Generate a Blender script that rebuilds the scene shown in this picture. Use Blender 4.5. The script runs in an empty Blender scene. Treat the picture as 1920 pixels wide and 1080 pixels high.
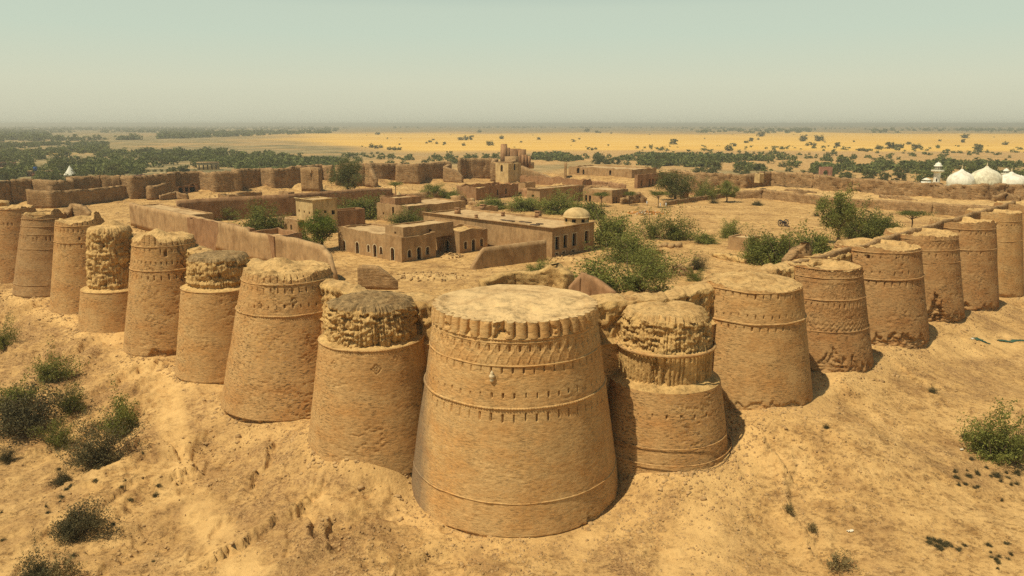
import bpy, math, random
import numpy as np
random.seed(7); RNG=np.random.default_rng(7)
C=bpy.context.scene.collection
PI=math.pi; R=math.radians
# ------------------------------------------------------------------ camera model (photo is 1920x1080)
F=1400.0; PIT=math.atan((540-232)/F); H=50.0
def at(x,y,z):
    cx=(x-960)/F; cy=-(y-540)/F
    d=(cx, math.cos(PIT)+cy*math.sin(PIT), -math.sin(PIT)+cy*math.cos(PIT))
    t=(z-H)/d[2]; return d[0]*t,d[1]*t
def proj(X,Y,Z):
    zc=Y*math.cos(PIT)-(Z-H)*math.sin(PIT); yc=Y*math.sin(PIT)+(Z-H)*math.cos(PIT)
    return 960+F*X/zc, 540-F*yc/zc
def bis(f,a,b,n=50):
    fa=f(a)
    for _ in range(n):
        m=(a+b)/2
        if (f(m)>0)==(fa>0): a=m
        else: b=m
    return (a+b)/2
def z_of(X,Y,y):                       # height at which the vertical through X,Y reaches photo row y
    return bis(lambda z: proj(X,Y,z)[1]-y,-20,90)
# ------------------------------------------------------------------ numpy noise
def _h(ix,iy,iz,seed):
    n=(ix.astype(np.int64)*374761393+iy.astype(np.int64)*668265263+iz.astype(np.int64)*2147483647+seed*974711)&0xffffffff
    n=((n^(n>>13))*1274126177)&0xffffffff
    n=((n^(n>>16))*2246822519)&0xffffffff
    n=n^(n>>13)
    return (n&0xffffff)/float(0xffffff)
def n2(x,y,seed=0):
    x=np.asarray(x,float);y=np.asarray(y,float)
    x,y=np.broadcast_arrays(x,y)
    ix=np.floor(x);iy=np.floor(y);fx=x-ix;fy=y-iy
    fx=fx*fx*fx*(fx*(fx*6-15)+10);fy=fy*fy*fy*(fy*(fy*6-15)+10);z0=np.zeros_like(ix)
    a=_h(ix,iy,z0,seed);b=_h(ix+1,iy,z0,seed);c=_h(ix,iy+1,z0,seed);d=_h(ix+1,iy+1,z0,seed)
    return ((a+(b-a)*fx)*(1-fy)+(c+(d-c)*fx)*fy)*2-1
def fbm(x,y,seed=0,o=4,g=.5):
    t=0;a=1;s=0
    for k in range(o):
        t=t+a*n2(np.asarray(x)*2.03**k,np.asarray(y)*2.03**k,seed+k*17);s+=a;a*=g
    return t/s
def ridge(x,y,seed=0,o=3):
    t=0;a=1;s=0
    for k in range(o):
        t=t+a*(1-2*np.abs(n2(np.asarray(x)*2.1**k,np.asarray(y)*2.1**k,seed+k*13)));s+=a;a*=.5
    return t/s
def sst(x,a,b):
    t=np.clip((np.asarray(x,float)-a)/(b-a),0,1); return t*t*(3-2*t)
# ------------------------------------------------------------------ objects
def tag(o,label=None,cat=None,group=None,kind=None):
    if label: o['label']=label
    if cat: o['category']=cat
    if group: o['group']=group
    if kind: o['kind']=kind
    return o
def thing(name,label,cat,loc=(0,0,0),group=None):
    o=bpy.data.objects.new(name,None); C.objects.link(o); o.location=loc; o.empty_display_size=.5
    return tag(o,label,cat,group)
def raw_mesh(name,V,faces,m,smooth=False):
    me=bpy.data.meshes.new(name)
    V=np.asarray(V,np.float32).reshape(-1,3)
    me.vertices.add(len(V)); me.vertices.foreach_set('co',V.ravel())
    if isinstance(faces,np.ndarray):
        k=faces.shape[1]; n=len(faces); idx=faces.astype(np.int32).ravel()
        starts=np.arange(0,n*k,k,dtype=np.int32)
    else:
        n=len(faces); L=[len(f) for f in faces]; starts=np.concatenate([[0],np.cumsum(L)[:-1]]).astype(np.int32)
        idx=np.array([i for f in faces for i in f],np.int32)
    me.loops.add(len(idx)); me.loops.foreach_set('vertex_index',idx)
    me.polygons.add(n); me.polygons.foreach_set('loop_start',starts)
    if smooth: me.polygons.foreach_set('use_smooth',np.ones(n,bool))
    me.update(calc_edges=True); me.validate()
    if m: me.materials.append(m)
    return me
def obj(name,V,faces,m,parent=None,smooth=False):
    V=np.asarray(V,np.float64).reshape(-1,3)
    if parent is not None: V=V-np.array(root_loc(parent))
    o=bpy.data.objects.new(name,raw_mesh(name,V,faces,m,smooth)); C.objects.link(o)
    if parent is not None: o.parent=parent
    return o
def root_loc(p):
    l=np.array(p.location)
    while p.parent: p=p.parent; l=l+np.array(p.location)
    return l
def gridfaces(n,m,wrap=False):
    i=np.arange(n-1)[:,None]; jn=m if wrap else m-1
    j=np.arange(jn)[None,:]; j2=(j+1)%m
    a=i*m+j;b=i*m+j2;c=(i+1)*m+j2;d=(i+1)*m+j
    return np.stack([a+0*b,b+0*a,c+0*a,d+0*a],-1).reshape(-1,4)
def gridobj(name,P,m,parent=None,wrap=False,smooth=True):
    n,mm=P.shape[:2]
    return obj(name,P.reshape(-1,3),gridfaces(n,mm,wrap),m,parent,smooth)
class MB:
    def __init__(s): s.v=[];s.f=[]
    def add(s,V,Fc):
        b=len(s.v); s.v+= [tuple(p) for p in V]; s.f+=[tuple(b+i for i in f) for f in Fc]
    def quad(s,a,b,c,d): s.add([a,b,c,d],[(0,1,2,3)])
    def poly(s,P): s.add(P,[tuple(range(len(P)))])
    def box(s,c,sx,sy,sz,rot=0,taper=1.0):                         # c = centre of the base
        ca,sa=math.cos(rot),math.sin(rot);V=[]
        for k,t in ((0,1),(1,taper)):
            for x,y in ((-1,-1),(1,-1),(1,1),(-1,1)):
                px,py=x*sx/2*t,y*sy/2*t
                V.append((c[0]+px*ca-py*sa,c[1]+px*sa+py*ca,c[2]+k*sz))
        s.add(V,[(3,2,1,0),(4,5,6,7),(0,1,5,4),(1,2,6,5),(2,3,7,6),(3,0,4,7)])
    def tube(s,pts,rad,n=7,cap=True):
        pts=[np.array(p,float) for p in pts];V=[];Fc=[]
        for i,p in enumerate(pts):
            d=pts[min(i+1,len(pts)-1)]-pts[max(i-1,0)]; d=d/(np.linalg.norm(d)+1e-9)
            a=np.cross(d,[0,0,1.]); 
            if np.linalg.norm(a)<.05: a=np.array([1.,0,0])
            a/=np.linalg.norm(a); b=np.cross(d,a); r=rad[i] if hasattr(rad,'__len__') else rad
            for k in range(n):
                t=2*PI*k/n; V.append(p+(a*math.cos(t)+b*math.sin(t))*r)
        for i in range(len(pts)-1):
            for k in range(n):
                k2=(k+1)%n; Fc.append((i*n+k,(i)*n+k2,(i+1)*n+k2,(i+1)*n+k))
        if cap: Fc.append(tuple(range(n))[::-1]); Fc.append(tuple((len(pts)-1)*n+k for k in range(n)))
        s.add(V,Fc)
    def lathe(s,prof,c=(0,0,0),n=24):
        V=[];Fc=[]
        for r,z in prof:
            for k in range(n):
                t=2*PI*k/n; V.append((c[0]+r*math.cos(t),c[1]+r*math.sin(t),c[2]+z))
        for i in range(len(prof)-1):
            for k in range(n):
                k2=(k+1)%n; Fc.append((i*n+k,i*n+k2,(i+1)*n+k2,(i+1)*n+k))
        s.add(V,Fc)
    def build(s,name,m,parent=None,smooth=False): return obj(name,s.v,s.f,m,parent,smooth)
# ------------------------------------------------------------------ materials
def newmat(name):
    m=bpy.data.materials.new(name); m.use_nodes=True; nt=m.node_tree
    b=nt.nodes['Principled BSDF']; b.inputs['Roughness'].default_value=.95
    b.inputs['Specular IOR Level'].default_value=.12
    return m,nt,b
def N(nt,t,**k):
    n=nt.nodes.new(t)
    for a,v in k.items(): setattr(n,a,v)
    return n
def noise(nt,vec,scale,detail=5,rough=.6,dist=0):
    n=N(nt,'ShaderNodeTexNoise'); n.inputs['Scale'].default_value=scale; n.inputs['Detail'].default_value=detail
    n.inputs['Roughness'].default_value=rough; n.inputs['Distortion'].default_value=dist
    nt.links.new(vec,n.inputs['Vector']); return n.outputs['Fac']
def mapping(nt,vec,sc):
    n=N(nt,'ShaderNodeMapping'); n.inputs['Scale'].default_value=sc; nt.links.new(vec,n.inputs['Vector']); return n.outputs['Vector']
def ramp(nt,fac,stops):
    n=N(nt,'ShaderNodeValToRGB'); e=n.color_ramp.elements
    while len(e)>1: e.remove(e[-1])
    for i,(p,c) in enumerate(stops):
        x=e[0] if i==0 else e.new(p)
        x.position=p; x.color=(*c,1) if len(c)==3 else c
    nt.links.new(fac,n.inputs['Fac']); return n.outputs['Color']
def mixc(nt,fac,a,b,mode='MIX'):
    n=N(nt,'ShaderNodeMix',data_type='RGBA',blend_type=mode)
    for s,v in ((n.inputs[0],fac),(n.inputs[6],a),(n.inputs[7],b)):
        if isinstance(v,(int,float)): s.default_value=v
        elif isinstance(v,tuple): s.default_value=(*v,1)
        else: nt.links.new(v,s)
    return n.outputs[2]
def mathn(nt,op,a,b=0.0):
    n=N(nt,'ShaderNodeMath',operation=op)
    for s,v in ((n.inputs[0],a),(n.inputs[1],b)):
        if isinstance(v,(int,float)): s.default_value=v
        else: nt.links.new(v,s)
    return n.outputs[0]
def bump(nt,b,h,strength,dist):
    n=N(nt,'ShaderNodeBump'); n.inputs['Strength'].default_value=strength; n.inputs['Distance'].default_value=dist
    nt.links.new(h,n.inputs['Height']); nt.links.new(n.outputs['Normal'],b.inputs['Normal'])
def sc3(c,k): return tuple(min(1,x*k) for x in c)
def brick_mat(name,c,stain=(.475,.375,.28),pit=.5,orange=0.0,bmp=.8,soot=False):
    m,nt,b=newmat(name); tc=N(nt,'ShaderNodeTexCoord').outputs['Object']
    f=noise(nt,mapping(nt,tc,(.9,.9,3.4)),1.5,9,.78)
    col=ramp(nt,f,[(.32,sc3(c,.42)),(.47,c),(.68,sc3(c,1.34))])
    big=noise(nt,mapping(nt,tc,(.5,.5,1.0)),.33,7,.68)
    st=ramp(nt,big,[(.42,(0,0,0)),(.66,(1,1,1))])
    col=mixc(nt,mathn(nt,'MULTIPLY',st,.75),col,mixc(nt,1.0,col,tuple(min(1,x*1.9) for x in stain),'MULTIPLY'))
    run=ramp(nt,noise(nt,mapping(nt,tc,(1.1,1.1,.10)),.8,5,.7),[(.45,(0,0,0)),(.7,(1,1,1))])
    col=mixc(nt,mathn(nt,'MULTIPLY',run,.28),col,sc3(c,.55))
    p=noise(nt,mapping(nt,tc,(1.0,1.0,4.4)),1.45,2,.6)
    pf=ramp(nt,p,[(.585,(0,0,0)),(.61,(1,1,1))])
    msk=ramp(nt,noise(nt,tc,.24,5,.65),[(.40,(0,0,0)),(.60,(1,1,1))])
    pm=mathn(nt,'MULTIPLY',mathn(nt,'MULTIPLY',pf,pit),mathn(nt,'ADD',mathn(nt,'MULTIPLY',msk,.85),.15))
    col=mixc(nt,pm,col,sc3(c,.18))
    if orange:
        o1=ramp(nt,noise(nt,mapping(nt,tc,(1,1,1.6)),2.0,4,.85),[(.56,(0,0,0)),(.62,(1,1,1))])
        o2=ramp(nt,noise(nt,tc,.16,3,.5),[(.46,(0,0,0)),(.6,(1,1,1))])
        col=mixc(nt,mathn(nt,'MULTIPLY',mathn(nt,'MULTIPLY',o1,o2),orange),col,(.52,.29,.07))
        g1=ramp(nt,noise(nt,mapping(nt,tc,(1.3,1.3,2.0)),2.2,4,.85),[(.58,(0,0,0)),(.63,(1,1,1))])
        col=mixc(nt,mathn(nt,'MULTIPLY',mathn(nt,'MULTIPLY',g1,o2),orange),col,(.20,.17,.135))
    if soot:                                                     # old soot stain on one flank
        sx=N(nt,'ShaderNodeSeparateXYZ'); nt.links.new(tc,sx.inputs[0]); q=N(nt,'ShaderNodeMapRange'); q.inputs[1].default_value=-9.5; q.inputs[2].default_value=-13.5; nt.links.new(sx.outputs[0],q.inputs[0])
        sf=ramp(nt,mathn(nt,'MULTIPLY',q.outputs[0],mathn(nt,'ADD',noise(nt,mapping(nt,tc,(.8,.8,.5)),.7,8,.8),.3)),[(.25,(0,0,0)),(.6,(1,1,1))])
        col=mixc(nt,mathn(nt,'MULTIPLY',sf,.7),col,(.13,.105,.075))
    nt.links.new(col,b.inputs['Base Color'])
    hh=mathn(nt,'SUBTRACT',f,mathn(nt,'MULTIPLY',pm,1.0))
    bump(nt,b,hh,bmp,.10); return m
def mud_mat(name,c,sc=(1,1,1),lo=.6,hi=1.2,s=1.2,bmp=.7,bd=.15,detail=8,stain=None,course=0.0):
    m,nt,b=newmat(name); tc=N(nt,'ShaderNodeTexCoord').outputs['Object']
    v=mapping(nt,tc,sc); f=noise(nt,v,s,detail,.75)
    col=ramp(nt,f,[(.32,sc3(c,lo)),(.49,c),(.68,sc3(c,hi))])
    g=noise(nt,tc,.22,6,.65)
    col=mixc(nt,.9,col,mixc(nt,1.0,col,ramp(nt,g,[(.36,(.66,.60,.55)),(.52,(.98,.97,.96)),(.66,(1.08,1.08,1.06))]),'MULTIPLY'))
    if stain:
        q=ramp(nt,noise(nt,mapping(nt,tc,(1.0,1.0,.14)),.9,6,.75),[(.46,(0,0,0)),(.66,(1,1,1))])
        col=mixc(nt,mathn(nt,'MULTIPLY',q,stain),col,sc3(c,.42))
    h=f
    if course:
        w=noise(nt,mapping(nt,tc,(.35,.35,3.0)),.9,5,.7); wr=ramp(nt,w,[(.43,(0,0,0)),(.55,(1,1,1))])
        col=mixc(nt,mathn(nt,'MULTIPLY',mathn(nt,'SUBTRACT',1.0,wr),course),col,sc3(c,.45)); h=mathn(nt,'ADD',f,mathn(nt,'MULTIPLY',w,1.0))
    nt.links.new(col,b.inputs['Base Color']); bump(nt,b,h,bmp,bd); return m
def flat_mat(name,c,rough=.8,var=.2):
    m,nt,b=newmat(name); tc=N(nt,'ShaderNodeTexCoord').outputs['Object']
    col=ramp(nt,noise(nt,tc,2.2,5,.6),[(.3,sc3(c,1-var)),(.7,sc3(c,1+var))])
    nt.links.new(col,b.inputs['Base Color']); b.inputs['Roughness'].default_value=rough; return m
def leaf_mat(name,c1,c2):
    m,nt,b=newmat(name); tc=N(nt,'ShaderNodeTexCoord').outputs['Object']
    f=noise(nt,tc,.9,4,.7); oi=N(nt,'ShaderNodeObjectInfo').outputs['Random']
    geo=N(nt,'ShaderNodeNewGeometry').outputs['Random Per Island']
    k=mathn(nt,'ADD',mathn(nt,'MULTIPLY',f,.6),mathn(nt,'ADD',mathn(nt,'MULTIPLY',geo,.35),mathn(nt,'MULTIPLY',oi,.2)))
    col=ramp(nt,k,[(.3,c1),(.8,c2)])
    nt.links.new(col,b.inputs['Base Color']); b.inputs['Roughness'].default_value=.8
    tr=N(nt,'ShaderNodeBsdfTranslucent'); nt.links.new(col,tr.inputs['Color'])
    mx=N(nt,'ShaderNodeMixShader'); mx.inputs[0].default_value=.28
    nt.links.new(b.outputs[0],mx.inputs[1]); nt.links.new(tr.outputs[0],mx.inputs[2])
    nt.links.new(mx.outputs[0],nt.nodes['Material Output'].inputs['Surface']); return m
M={}
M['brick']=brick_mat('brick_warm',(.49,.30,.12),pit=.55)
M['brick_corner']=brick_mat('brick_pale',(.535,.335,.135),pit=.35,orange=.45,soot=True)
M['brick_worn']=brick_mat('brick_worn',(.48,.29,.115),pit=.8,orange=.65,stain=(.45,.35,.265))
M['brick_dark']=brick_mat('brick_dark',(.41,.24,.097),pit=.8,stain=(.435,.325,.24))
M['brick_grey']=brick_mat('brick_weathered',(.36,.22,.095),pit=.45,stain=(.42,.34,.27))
M['moulding']=mud_mat('brick_moulding',(.44,.27,.118),(1,1,1),.6,1.2,3.0,.5,.06)
M['core']=mud_mat('mud_core',(.58,.37,.14),(1,1,.8),.42,1.15,1.6,1.0,.3)
M['rubble']=mud_mat('rubble_fill',(.56,.355,.14),(1,1,1),.36,1.2,1.3,1.0,.35,12)
M['roof_patch']=mud_mat('worn_roof_crust',(.60,.41,.19),(.6,.6,1),.42,1.12,.8,1.0,.3,11)
M['thatch']=mud_mat('dark_debris',(.30,.195,.085),(1,1,1),.30,1.7,1.6,1.0,.4,11)
M['plaster']=mud_mat('mud_plaster',(.44,.275,.125),(1,1,.6),.75,1.15,.9,.35,.08,6,stain=.45)
M['plaster_red']=mud_mat('red_plaster',(.37,.205,.095),(1,1,.6),.7,1.15,.9,.4,.08,6,stain=.4)
M['plaster_pale']=mud_mat('pale_plaster',(.62,.44,.20),(1,1,.5),.78,1.12,.7,.3,.06,6,stain=.5)
M['roof']=mud_mat('mud_roof',(.50,.335,.16),(1,1,1),.65,1.15,.7,.5,.1,8)
M['mudwall']=mud_mat('mud_brick_wall',(.41,.25,.11),(.9,.9,2.0),.5,1.25,1.1,1.0,.3,9,stain=.45,course=.35)
M['mudwall_far']=mud_mat('old_mud_wall',(.44,.27,.122),(.8,.8,1.6),.5,1.25,.6,1.0,.5,9,stain=.4,course=.5)
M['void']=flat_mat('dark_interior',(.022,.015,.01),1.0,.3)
M['frame']=flat_mat('pale_frame',(.60,.47,.27),.8,.15)
M['white']=mud_mat('white_plaster',(.80,.76,.60),(1,1,.4),.86,1.06,.6,.15,.03,5,stain=.3)
M['whitepatch']=mud_mat('stained_white_plaster',(.70,.64,.45),(1,1,.5),.7,1.1,.8,.15,.03,5,stain=.5)
M['bark']=flat_mat('bark',(.13,.085,.05),.95,.35)
M['leaf']=leaf_mat('leaf_green',(.085,.095,.020),(.26,.26,.06))
M['leaf_bright']=leaf_mat('leaf_bright_green',(.085,.11,.016),(.25,.265,.045))
M['leaf_dark']=leaf_mat('leaf_dark_green',(.065,.070,.020),(.185,.18,.055))
M['leaf_far']=leaf_mat('leaf_dusty_green',(.09,.105,.030),(.215,.22,.062))
M['leaf_dry']=leaf_mat('dry_twigs',(.16,.115,.045),(.34,.26,.11))
M['leaf_brown']=leaf_mat('leaf_dark_brown',(.065,.055,.024),(.17,.14,.06))
M['stone']=mud_mat('stone_debris',(.42,.265,.115),(1,1,1),.5,1.3,1.5,.6,.1)
M['iron']=flat_mat('old_iron',(.05,.04,.035),.6,.3)
M['wood']=flat_mat('weathered_wood',(.10,.065,.04),.9,.3)
M['cloth']=flat_mat('white_cotton',(.78,.76,.70),.9,.08)
M['skin']=flat_mat('skin',(.22,.12,.07),.7,.1)
M['hair']=flat_mat('black_hair',(.015,.012,.01),.8,.2)
M['blue']=flat_mat('blue_plastic',(.03,.10,.30),.5,.1)
M['sheet']=flat_mat('green_sheet',(.05,.09,.055),.7,.3)
M['scrap']=flat_mat('pale_scrap',(.60,.52,.38),.7,.1)
M['pink']=mud_mat('pink_brick',(.45,.23,.15),(1,1,1),.75,1.2,1.0,.3,.05)
# ------------------------------------------------------------------ fort layout
# towers: key, x, y, r_top, r_base, top z, foot z
TW={'L10':(-160,228,5.5,9.2,26.5,6.3),'L9':(-142.5,213.5,5.0,9.2,26.8,6.2),'L8':(-124.4,198,4.9,9.6,26.7,6.0),'L7':(-107.8,185.5,5.3,9.0,26.8,4.7),
'L6':(-91.3,167.9,4.4,8.6,26.4,4.8),'L5':(-72.7,154.4,5.9,9.8,26.8,3.8),'L4':(-54,135.2,5.2,8.8,25.9,4.8),'L3':(-37.4,122,7.0,12.1,26.6,4.3),
'L2':(-20.1,103.1,6.1,9.3,25.2,6.0),'C':(.4,97.8,10.7,14.8,26.6,.3),'R1':(22,103.3,6.3,10.2,23.6,4.2),'R2':(39,118.5,7.6,10.7,25.0,6.6),
'R3':(56.6,133.2,6.3,9.8,25.0,7.6),'R4':(75.6,152.8,8.0,11.4,25.6,7.1),'R5':(93.8,170,7.4,10.8,25.8,7.1),'R6':(114.5,189,7.2,10.4,26.0,4.8),
'R7':(134,207.5,6.6,9.8,26.3,3.7),'R8':(153.5,225,7.0,10.4,26.6,4.0)}
ORD=['L10','L9','L8','L7','L6','L5','L4','L3','L2','C','R1','R2','R3','R4','R5','R6','R7','R8']
WX=np.array([-250]+[TW[k][0] for k in ORD]+[240.]); WY=np.array([304]+[TW[k][1] for k in ORD]+[300.])
TX=np.array([TW[k][0] for k in ORD]);TY=np.array([TW[k][1] for k in ORD]);TZ=np.array([TW[k][5] for k in ORD]);TR=np.array([TW[k][3] for k in ORD])
FB,FF,FD=(-250.,304.),(0.,512.),(240.,300.)
def lined(x,y,a,b):
    dx,dy=b[0]-a[0],b[1]-a[1]; L=math.hypot(dx,dy)
    return (dx*(y-a[1])-dy*(x-a[0]))/L
def hnear(x,y): return (y-np.interp(x,WX,WY))*.76
def hfar(x,y): return np.minimum(-lined(x,y,FB,FF),lined(x,y,FD,FF))
def gz(x,y,detail=True):
    x=np.asarray(x,float);y=np.asarray(y,float)
    hn=hnear(x,y);hf=hfar(x,y)
    ins=sst(hn,1.6,3.0)*sst(hf,-13,-10.5)
    # outside
    w=0;zs=0;mr=9.
    for a,b,c,r in zip(TX,TY,TZ,TR):
        q_=np.hypot(x-a,y-b)/r; mr=np.minimum(mr,q_); d2=np.maximum(q_,.6)**-6.5; w=w+d2; zs=zs+d2*c
    zb=zs/w
    d=np.maximum(-hn,0)
    near=(hf>-40)
    calm=.12+.88*sst(mr,1.0,1.75)
    zo=zb*np.exp(-np.maximum(d-9,0)/15.0)*sst(hf,-60,0)
    side=1-sst(x,-7,7)
    dist=np.hypot(x,y)
    fade=np.exp(-np.maximum(dist-250,0)/150)
    zo=zo+calm*fade*(.9*fbm(x/24,y/24,3,3)-.2)
    zo=zo+2.6*np.exp(-(((x-52)/15)**2+((y-101)/10)**2))+1.8*np.exp(-(((x-85)/20)**2+((y-118)/11)**2))
    zo=zo-1.6*np.exp(-(((x-33)/7)**2+((y-76)/14)**2))
    zo=zo+1.2*np.exp(-(((x+22)/10)**2+((y-84)/7)**2))
    if detail:
        wx=1.8*fbm(x/9,y/9,11,3); patch=sst(fbm(x/17,y/17,5,2),-.35,.3)
        amp=calm*(.30+.70*side)*sst(d,5,11)*np.exp(-np.maximum(d-14,0)/24)*(.35+.65*patch)
        for wgt,s,e,sd in ((side,-.757*x+.653*y,.653*x+.757*y,21),(1-side,.75*x+.66*y,-.66*x+.75*y,24)):
            rl=ridge((s+wx*1.6)/6.5,(e+wx)/17,sd,5); cl=fbm((s+2*wx)/8,(e+wx)/13,sd+10,4)
            zo=zo+wgt*fade*amp*((1.9*rl-.4)+1.5*(sst(cl,.05,.10)-.5)+.9*(sst(cl,-.22,-.18)-.5))
        zo=zo+calm*fade*((.20+.35*side*patch*np.exp(-np.maximum(d-14,0)/18))*fbm(x/3,y/3,41,5)+(.12+.22*side*np.exp(-np.maximum(d-14,0)/18))*ridge(x/1.8,y/1.8,43,4)*(.2+patch))*(.45+.55*side)
        zo=zo-fade*.4*sst(fbm(x/5,y/5,47,3),.28,.44)*side
        for pts,hh0,wl in SCARPS:                                        # overhanging edges of washed out banks
            best=np.full(x.shape,1e9) if x.ndim else 1e9; q=0*x
            for (ax,ay),(bx,by) in zip(pts[:-1],pts[1:]):
                ux,uy=bx-ax,by-ay; L2=ux*ux+uy*uy; t=((x-ax)*ux+(y-ay)*uy)/L2; tc_=np.clip(t,0,1)
                dd=np.hypot(x-ax-tc_*ux,y-ay-tc_*uy); sg=np.sign(ux*(y-ay)-uy*(x-ax)); m=dd<best
                best=np.where(m,dd,best); q=np.where(m,dd*sg,q)
            hh=hh0*.75*calm; q=q+1.5*fbm(x/3,y/3,63,4)+.5*fbm(x/.9,y/.9,64,2); end=1-sst(best,wl*.8,wl*1.6)
            zo=zo+hh*end*np.where(q>0,np.exp(-np.maximum(q,0)/wl*1.6),(1-sst(-q,0,.55))*(.7+.5*fbm(x/2,y/2,65,3)))-hh*.5*end*sst(-q,0,.4)*np.exp(-np.maximum(-q,0)/1.6)
    # inside
    zi=15+9.3*(1-sst(hn,6,19))+3.0*(1-sst(hf,-4,16))*sst(fbm(x/18,y/18,9,2),-.55,.25)
    if detail:
        rb=1-sst(hn,10,26); zi=zi+(.35*fbm(x/9,y/9,51,4)*(.4+1.6*rb))+(.10+.5*rb)*ridge(x/3.5,y/3.5,53,4)+.35*rb*fbm(x/1.2,y/1.2,54,3)
        zi=zi+.8*(1-sst(hf,4,26))*fbm(x/5,y/5,57,4)
    return zo*(1-ins)+zi*ins
SCARPS=[([at(x,y,z) for x,y,z in P_],h_,w_) for P_,h_,w_ in (([(430,1035,1),(500,1003,1),(560,972,1.2),(625,915,1.5),(680,872,2)],1.3,4.0),([(478,900,1.6),(497,870,2),(503,835,2.4),(540,800,3)],1.1,3.0),([(380,830,1.2),(440,800,1.6),(480,772,2.4)],.8,3.0),([(1478,907,1.5),(1450,885,1.8),(1424,864,2)],1.5,2.2),([(1535,1020,1),(1505,985,1),(1478,950,1.2),(1470,915,1.5)],.7,2.0),([(300,690,3),(345,668,3.6),(400,640,4.5)],1.0,2.6),([(160,640,3),(215,622,3.8),(250,600,4.5)],.9,2.4),([(20,590,3),(70,566,4)],.9,2.2))]
def ground_at(px,py,z0=10.):
    z=z0
    for _ in range(25):
        X,Y=at(px,py,z); z=.5*z+.5*float(gz(X,Y))
    X,Y=at(px,py,z); return X,Y,float(gz(X,Y))
# ------------------------------------------------------------------ terrain
M_ground,nt,b=newmat('desert_ground')
tc=N(nt,'ShaderNodeTexCoord').outputs['Object']
zone=N(nt,'ShaderNodeAttribute',attribute_name='cover').outputs['Color']
sp=N(nt,'ShaderNodeSeparateColor'); nt.links.new(zone,sp.inputs[0])
fld,scr,grv=sp.outputs[0],sp.outputs[1],sp.outputs[2]
a1=noise(nt,tc,.11,8,.68,.4); a2=noise(nt,tc,.9,8,.72); a3=noise(nt,tc,2.6,7,.8); a5=noise(nt,mapping(nt,tc,(1,1.3,1)),1.35,3,.7)
SAND=(.55,.335,.122)
a4=noise(nt,tc,.33,9,.74,.6)
col=ramp(nt,a1,[(.33,(.34,.19,.072)),(.48,SAND),(.70,(.65,.415,.165))])
col=mixc(nt,.8,col,mixc(nt,1.0,col,ramp(nt,a4,[(.36,(.50,.42,.35)),(.48,(.93,.91,.88)),(.62,(1.06,1.06,1.05))]),'MULTIPLY'))
col=mixc(nt,.7,col,mixc(nt,1.0,col,ramp(nt,a2,[(.36,(.48,.41,.35)),(.49,(1,1,1)),(.7,(1.06,1.06,1.06))]),'MULTIPLY'))
spk=ramp(nt,a3,[(.57,(0,0,0)),(.64,(1,1,1))])
gm=ramp(nt,noise(nt,tc,.20,9,.8,1.0),[(.42,(0,0,0)),(.53,(1,1,1))])
gfac=mathn(nt,'MAXIMUM',mathn(nt,'MULTIPLY',gm,mathn(nt,'ADD',mathn(nt,'MULTIPLY',grv,1.0),.22)),mathn(nt,'MULTIPLY',grv,.45))
grav=ramp(nt,a3,[(.36,(.11,.058,.025)),(.48,(.30,.165,.064)),(.61,(.54,.335,.13))])
col=mixc(nt,mathn(nt,'MULTIPLY',gfac,.85),col,grav)
col=mixc(nt,mathn(nt,'MULTIPLY',spk,mathn(nt,'ADD',mathn(nt,'MULTIPLY',gfac,.6),.14)),col,(.14,.08,.04))
fv=noise(nt,mapping(nt,tc,(.0012,.007,1)),1.0,7,.65)
fcol=ramp(nt,fv,[(.3,(.56,.33,.085)),(.5,(.68,.40,.085)),(.72,(.72,.47,.14))])
col=mixc(nt,fld,col,fcol)
sv=noise(nt,mapping(nt,tc,(.012,.02,1)),1.0,8,.72)
scol=ramp(nt,sv,[(.36,(.10,.088,.036)),(.53,(.27,.20,.085)),(.70,(.55,.38,.175))])
col=mixc(nt,scr,col,scol)
clod_shade=mathn(nt,'MULTIPLY',ramp(nt,a5,[(.555,(0,0,0)),(.60,(1,1,1))]),ramp(nt,a4,[(.40,(.75,.75,.75)),(.58,(.12,.12,.12))]))
pth0=N(nt,'ShaderNodeAttribute',attribute_name='track').outputs['Fac']
clod_shade=mathn(nt,'MULTIPLY',clod_shade,mathn(nt,'SUBTRACT',1.0,mathn(nt,'MULTIPLY',pth0,.8)))
nearf=mathn(nt,'SUBTRACT',1.0,mathn(nt,'MAXIMUM',fld,scr))
col=mixc(nt,mathn(nt,'MULTIPLY',mathn(nt,'MULTIPLY',clod_shade,nearf),.8),col,(.21,.115,.045))  # dark specks put small clods and their shadows into the ground colour
pth=N(nt,'ShaderNodeAttribute',attribute_name='track').outputs['Fac']
col=mixc(nt,mathn(nt,'MULTIPLY',pth,.8),col,(.68,.43,.165))
nt.links.new(col,b.inputs['Base Color'])
bh=mathn(nt,'ADD',mathn(nt,'MULTIPLY',a2,1.0),mathn(nt,'SUBTRACT',mathn(nt,'MULTIPLY',a3,.3),mathn(nt,'MULTIPLY',clod_shade,.5))); bump(nt,b,bh,1.0,.24)
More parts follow.
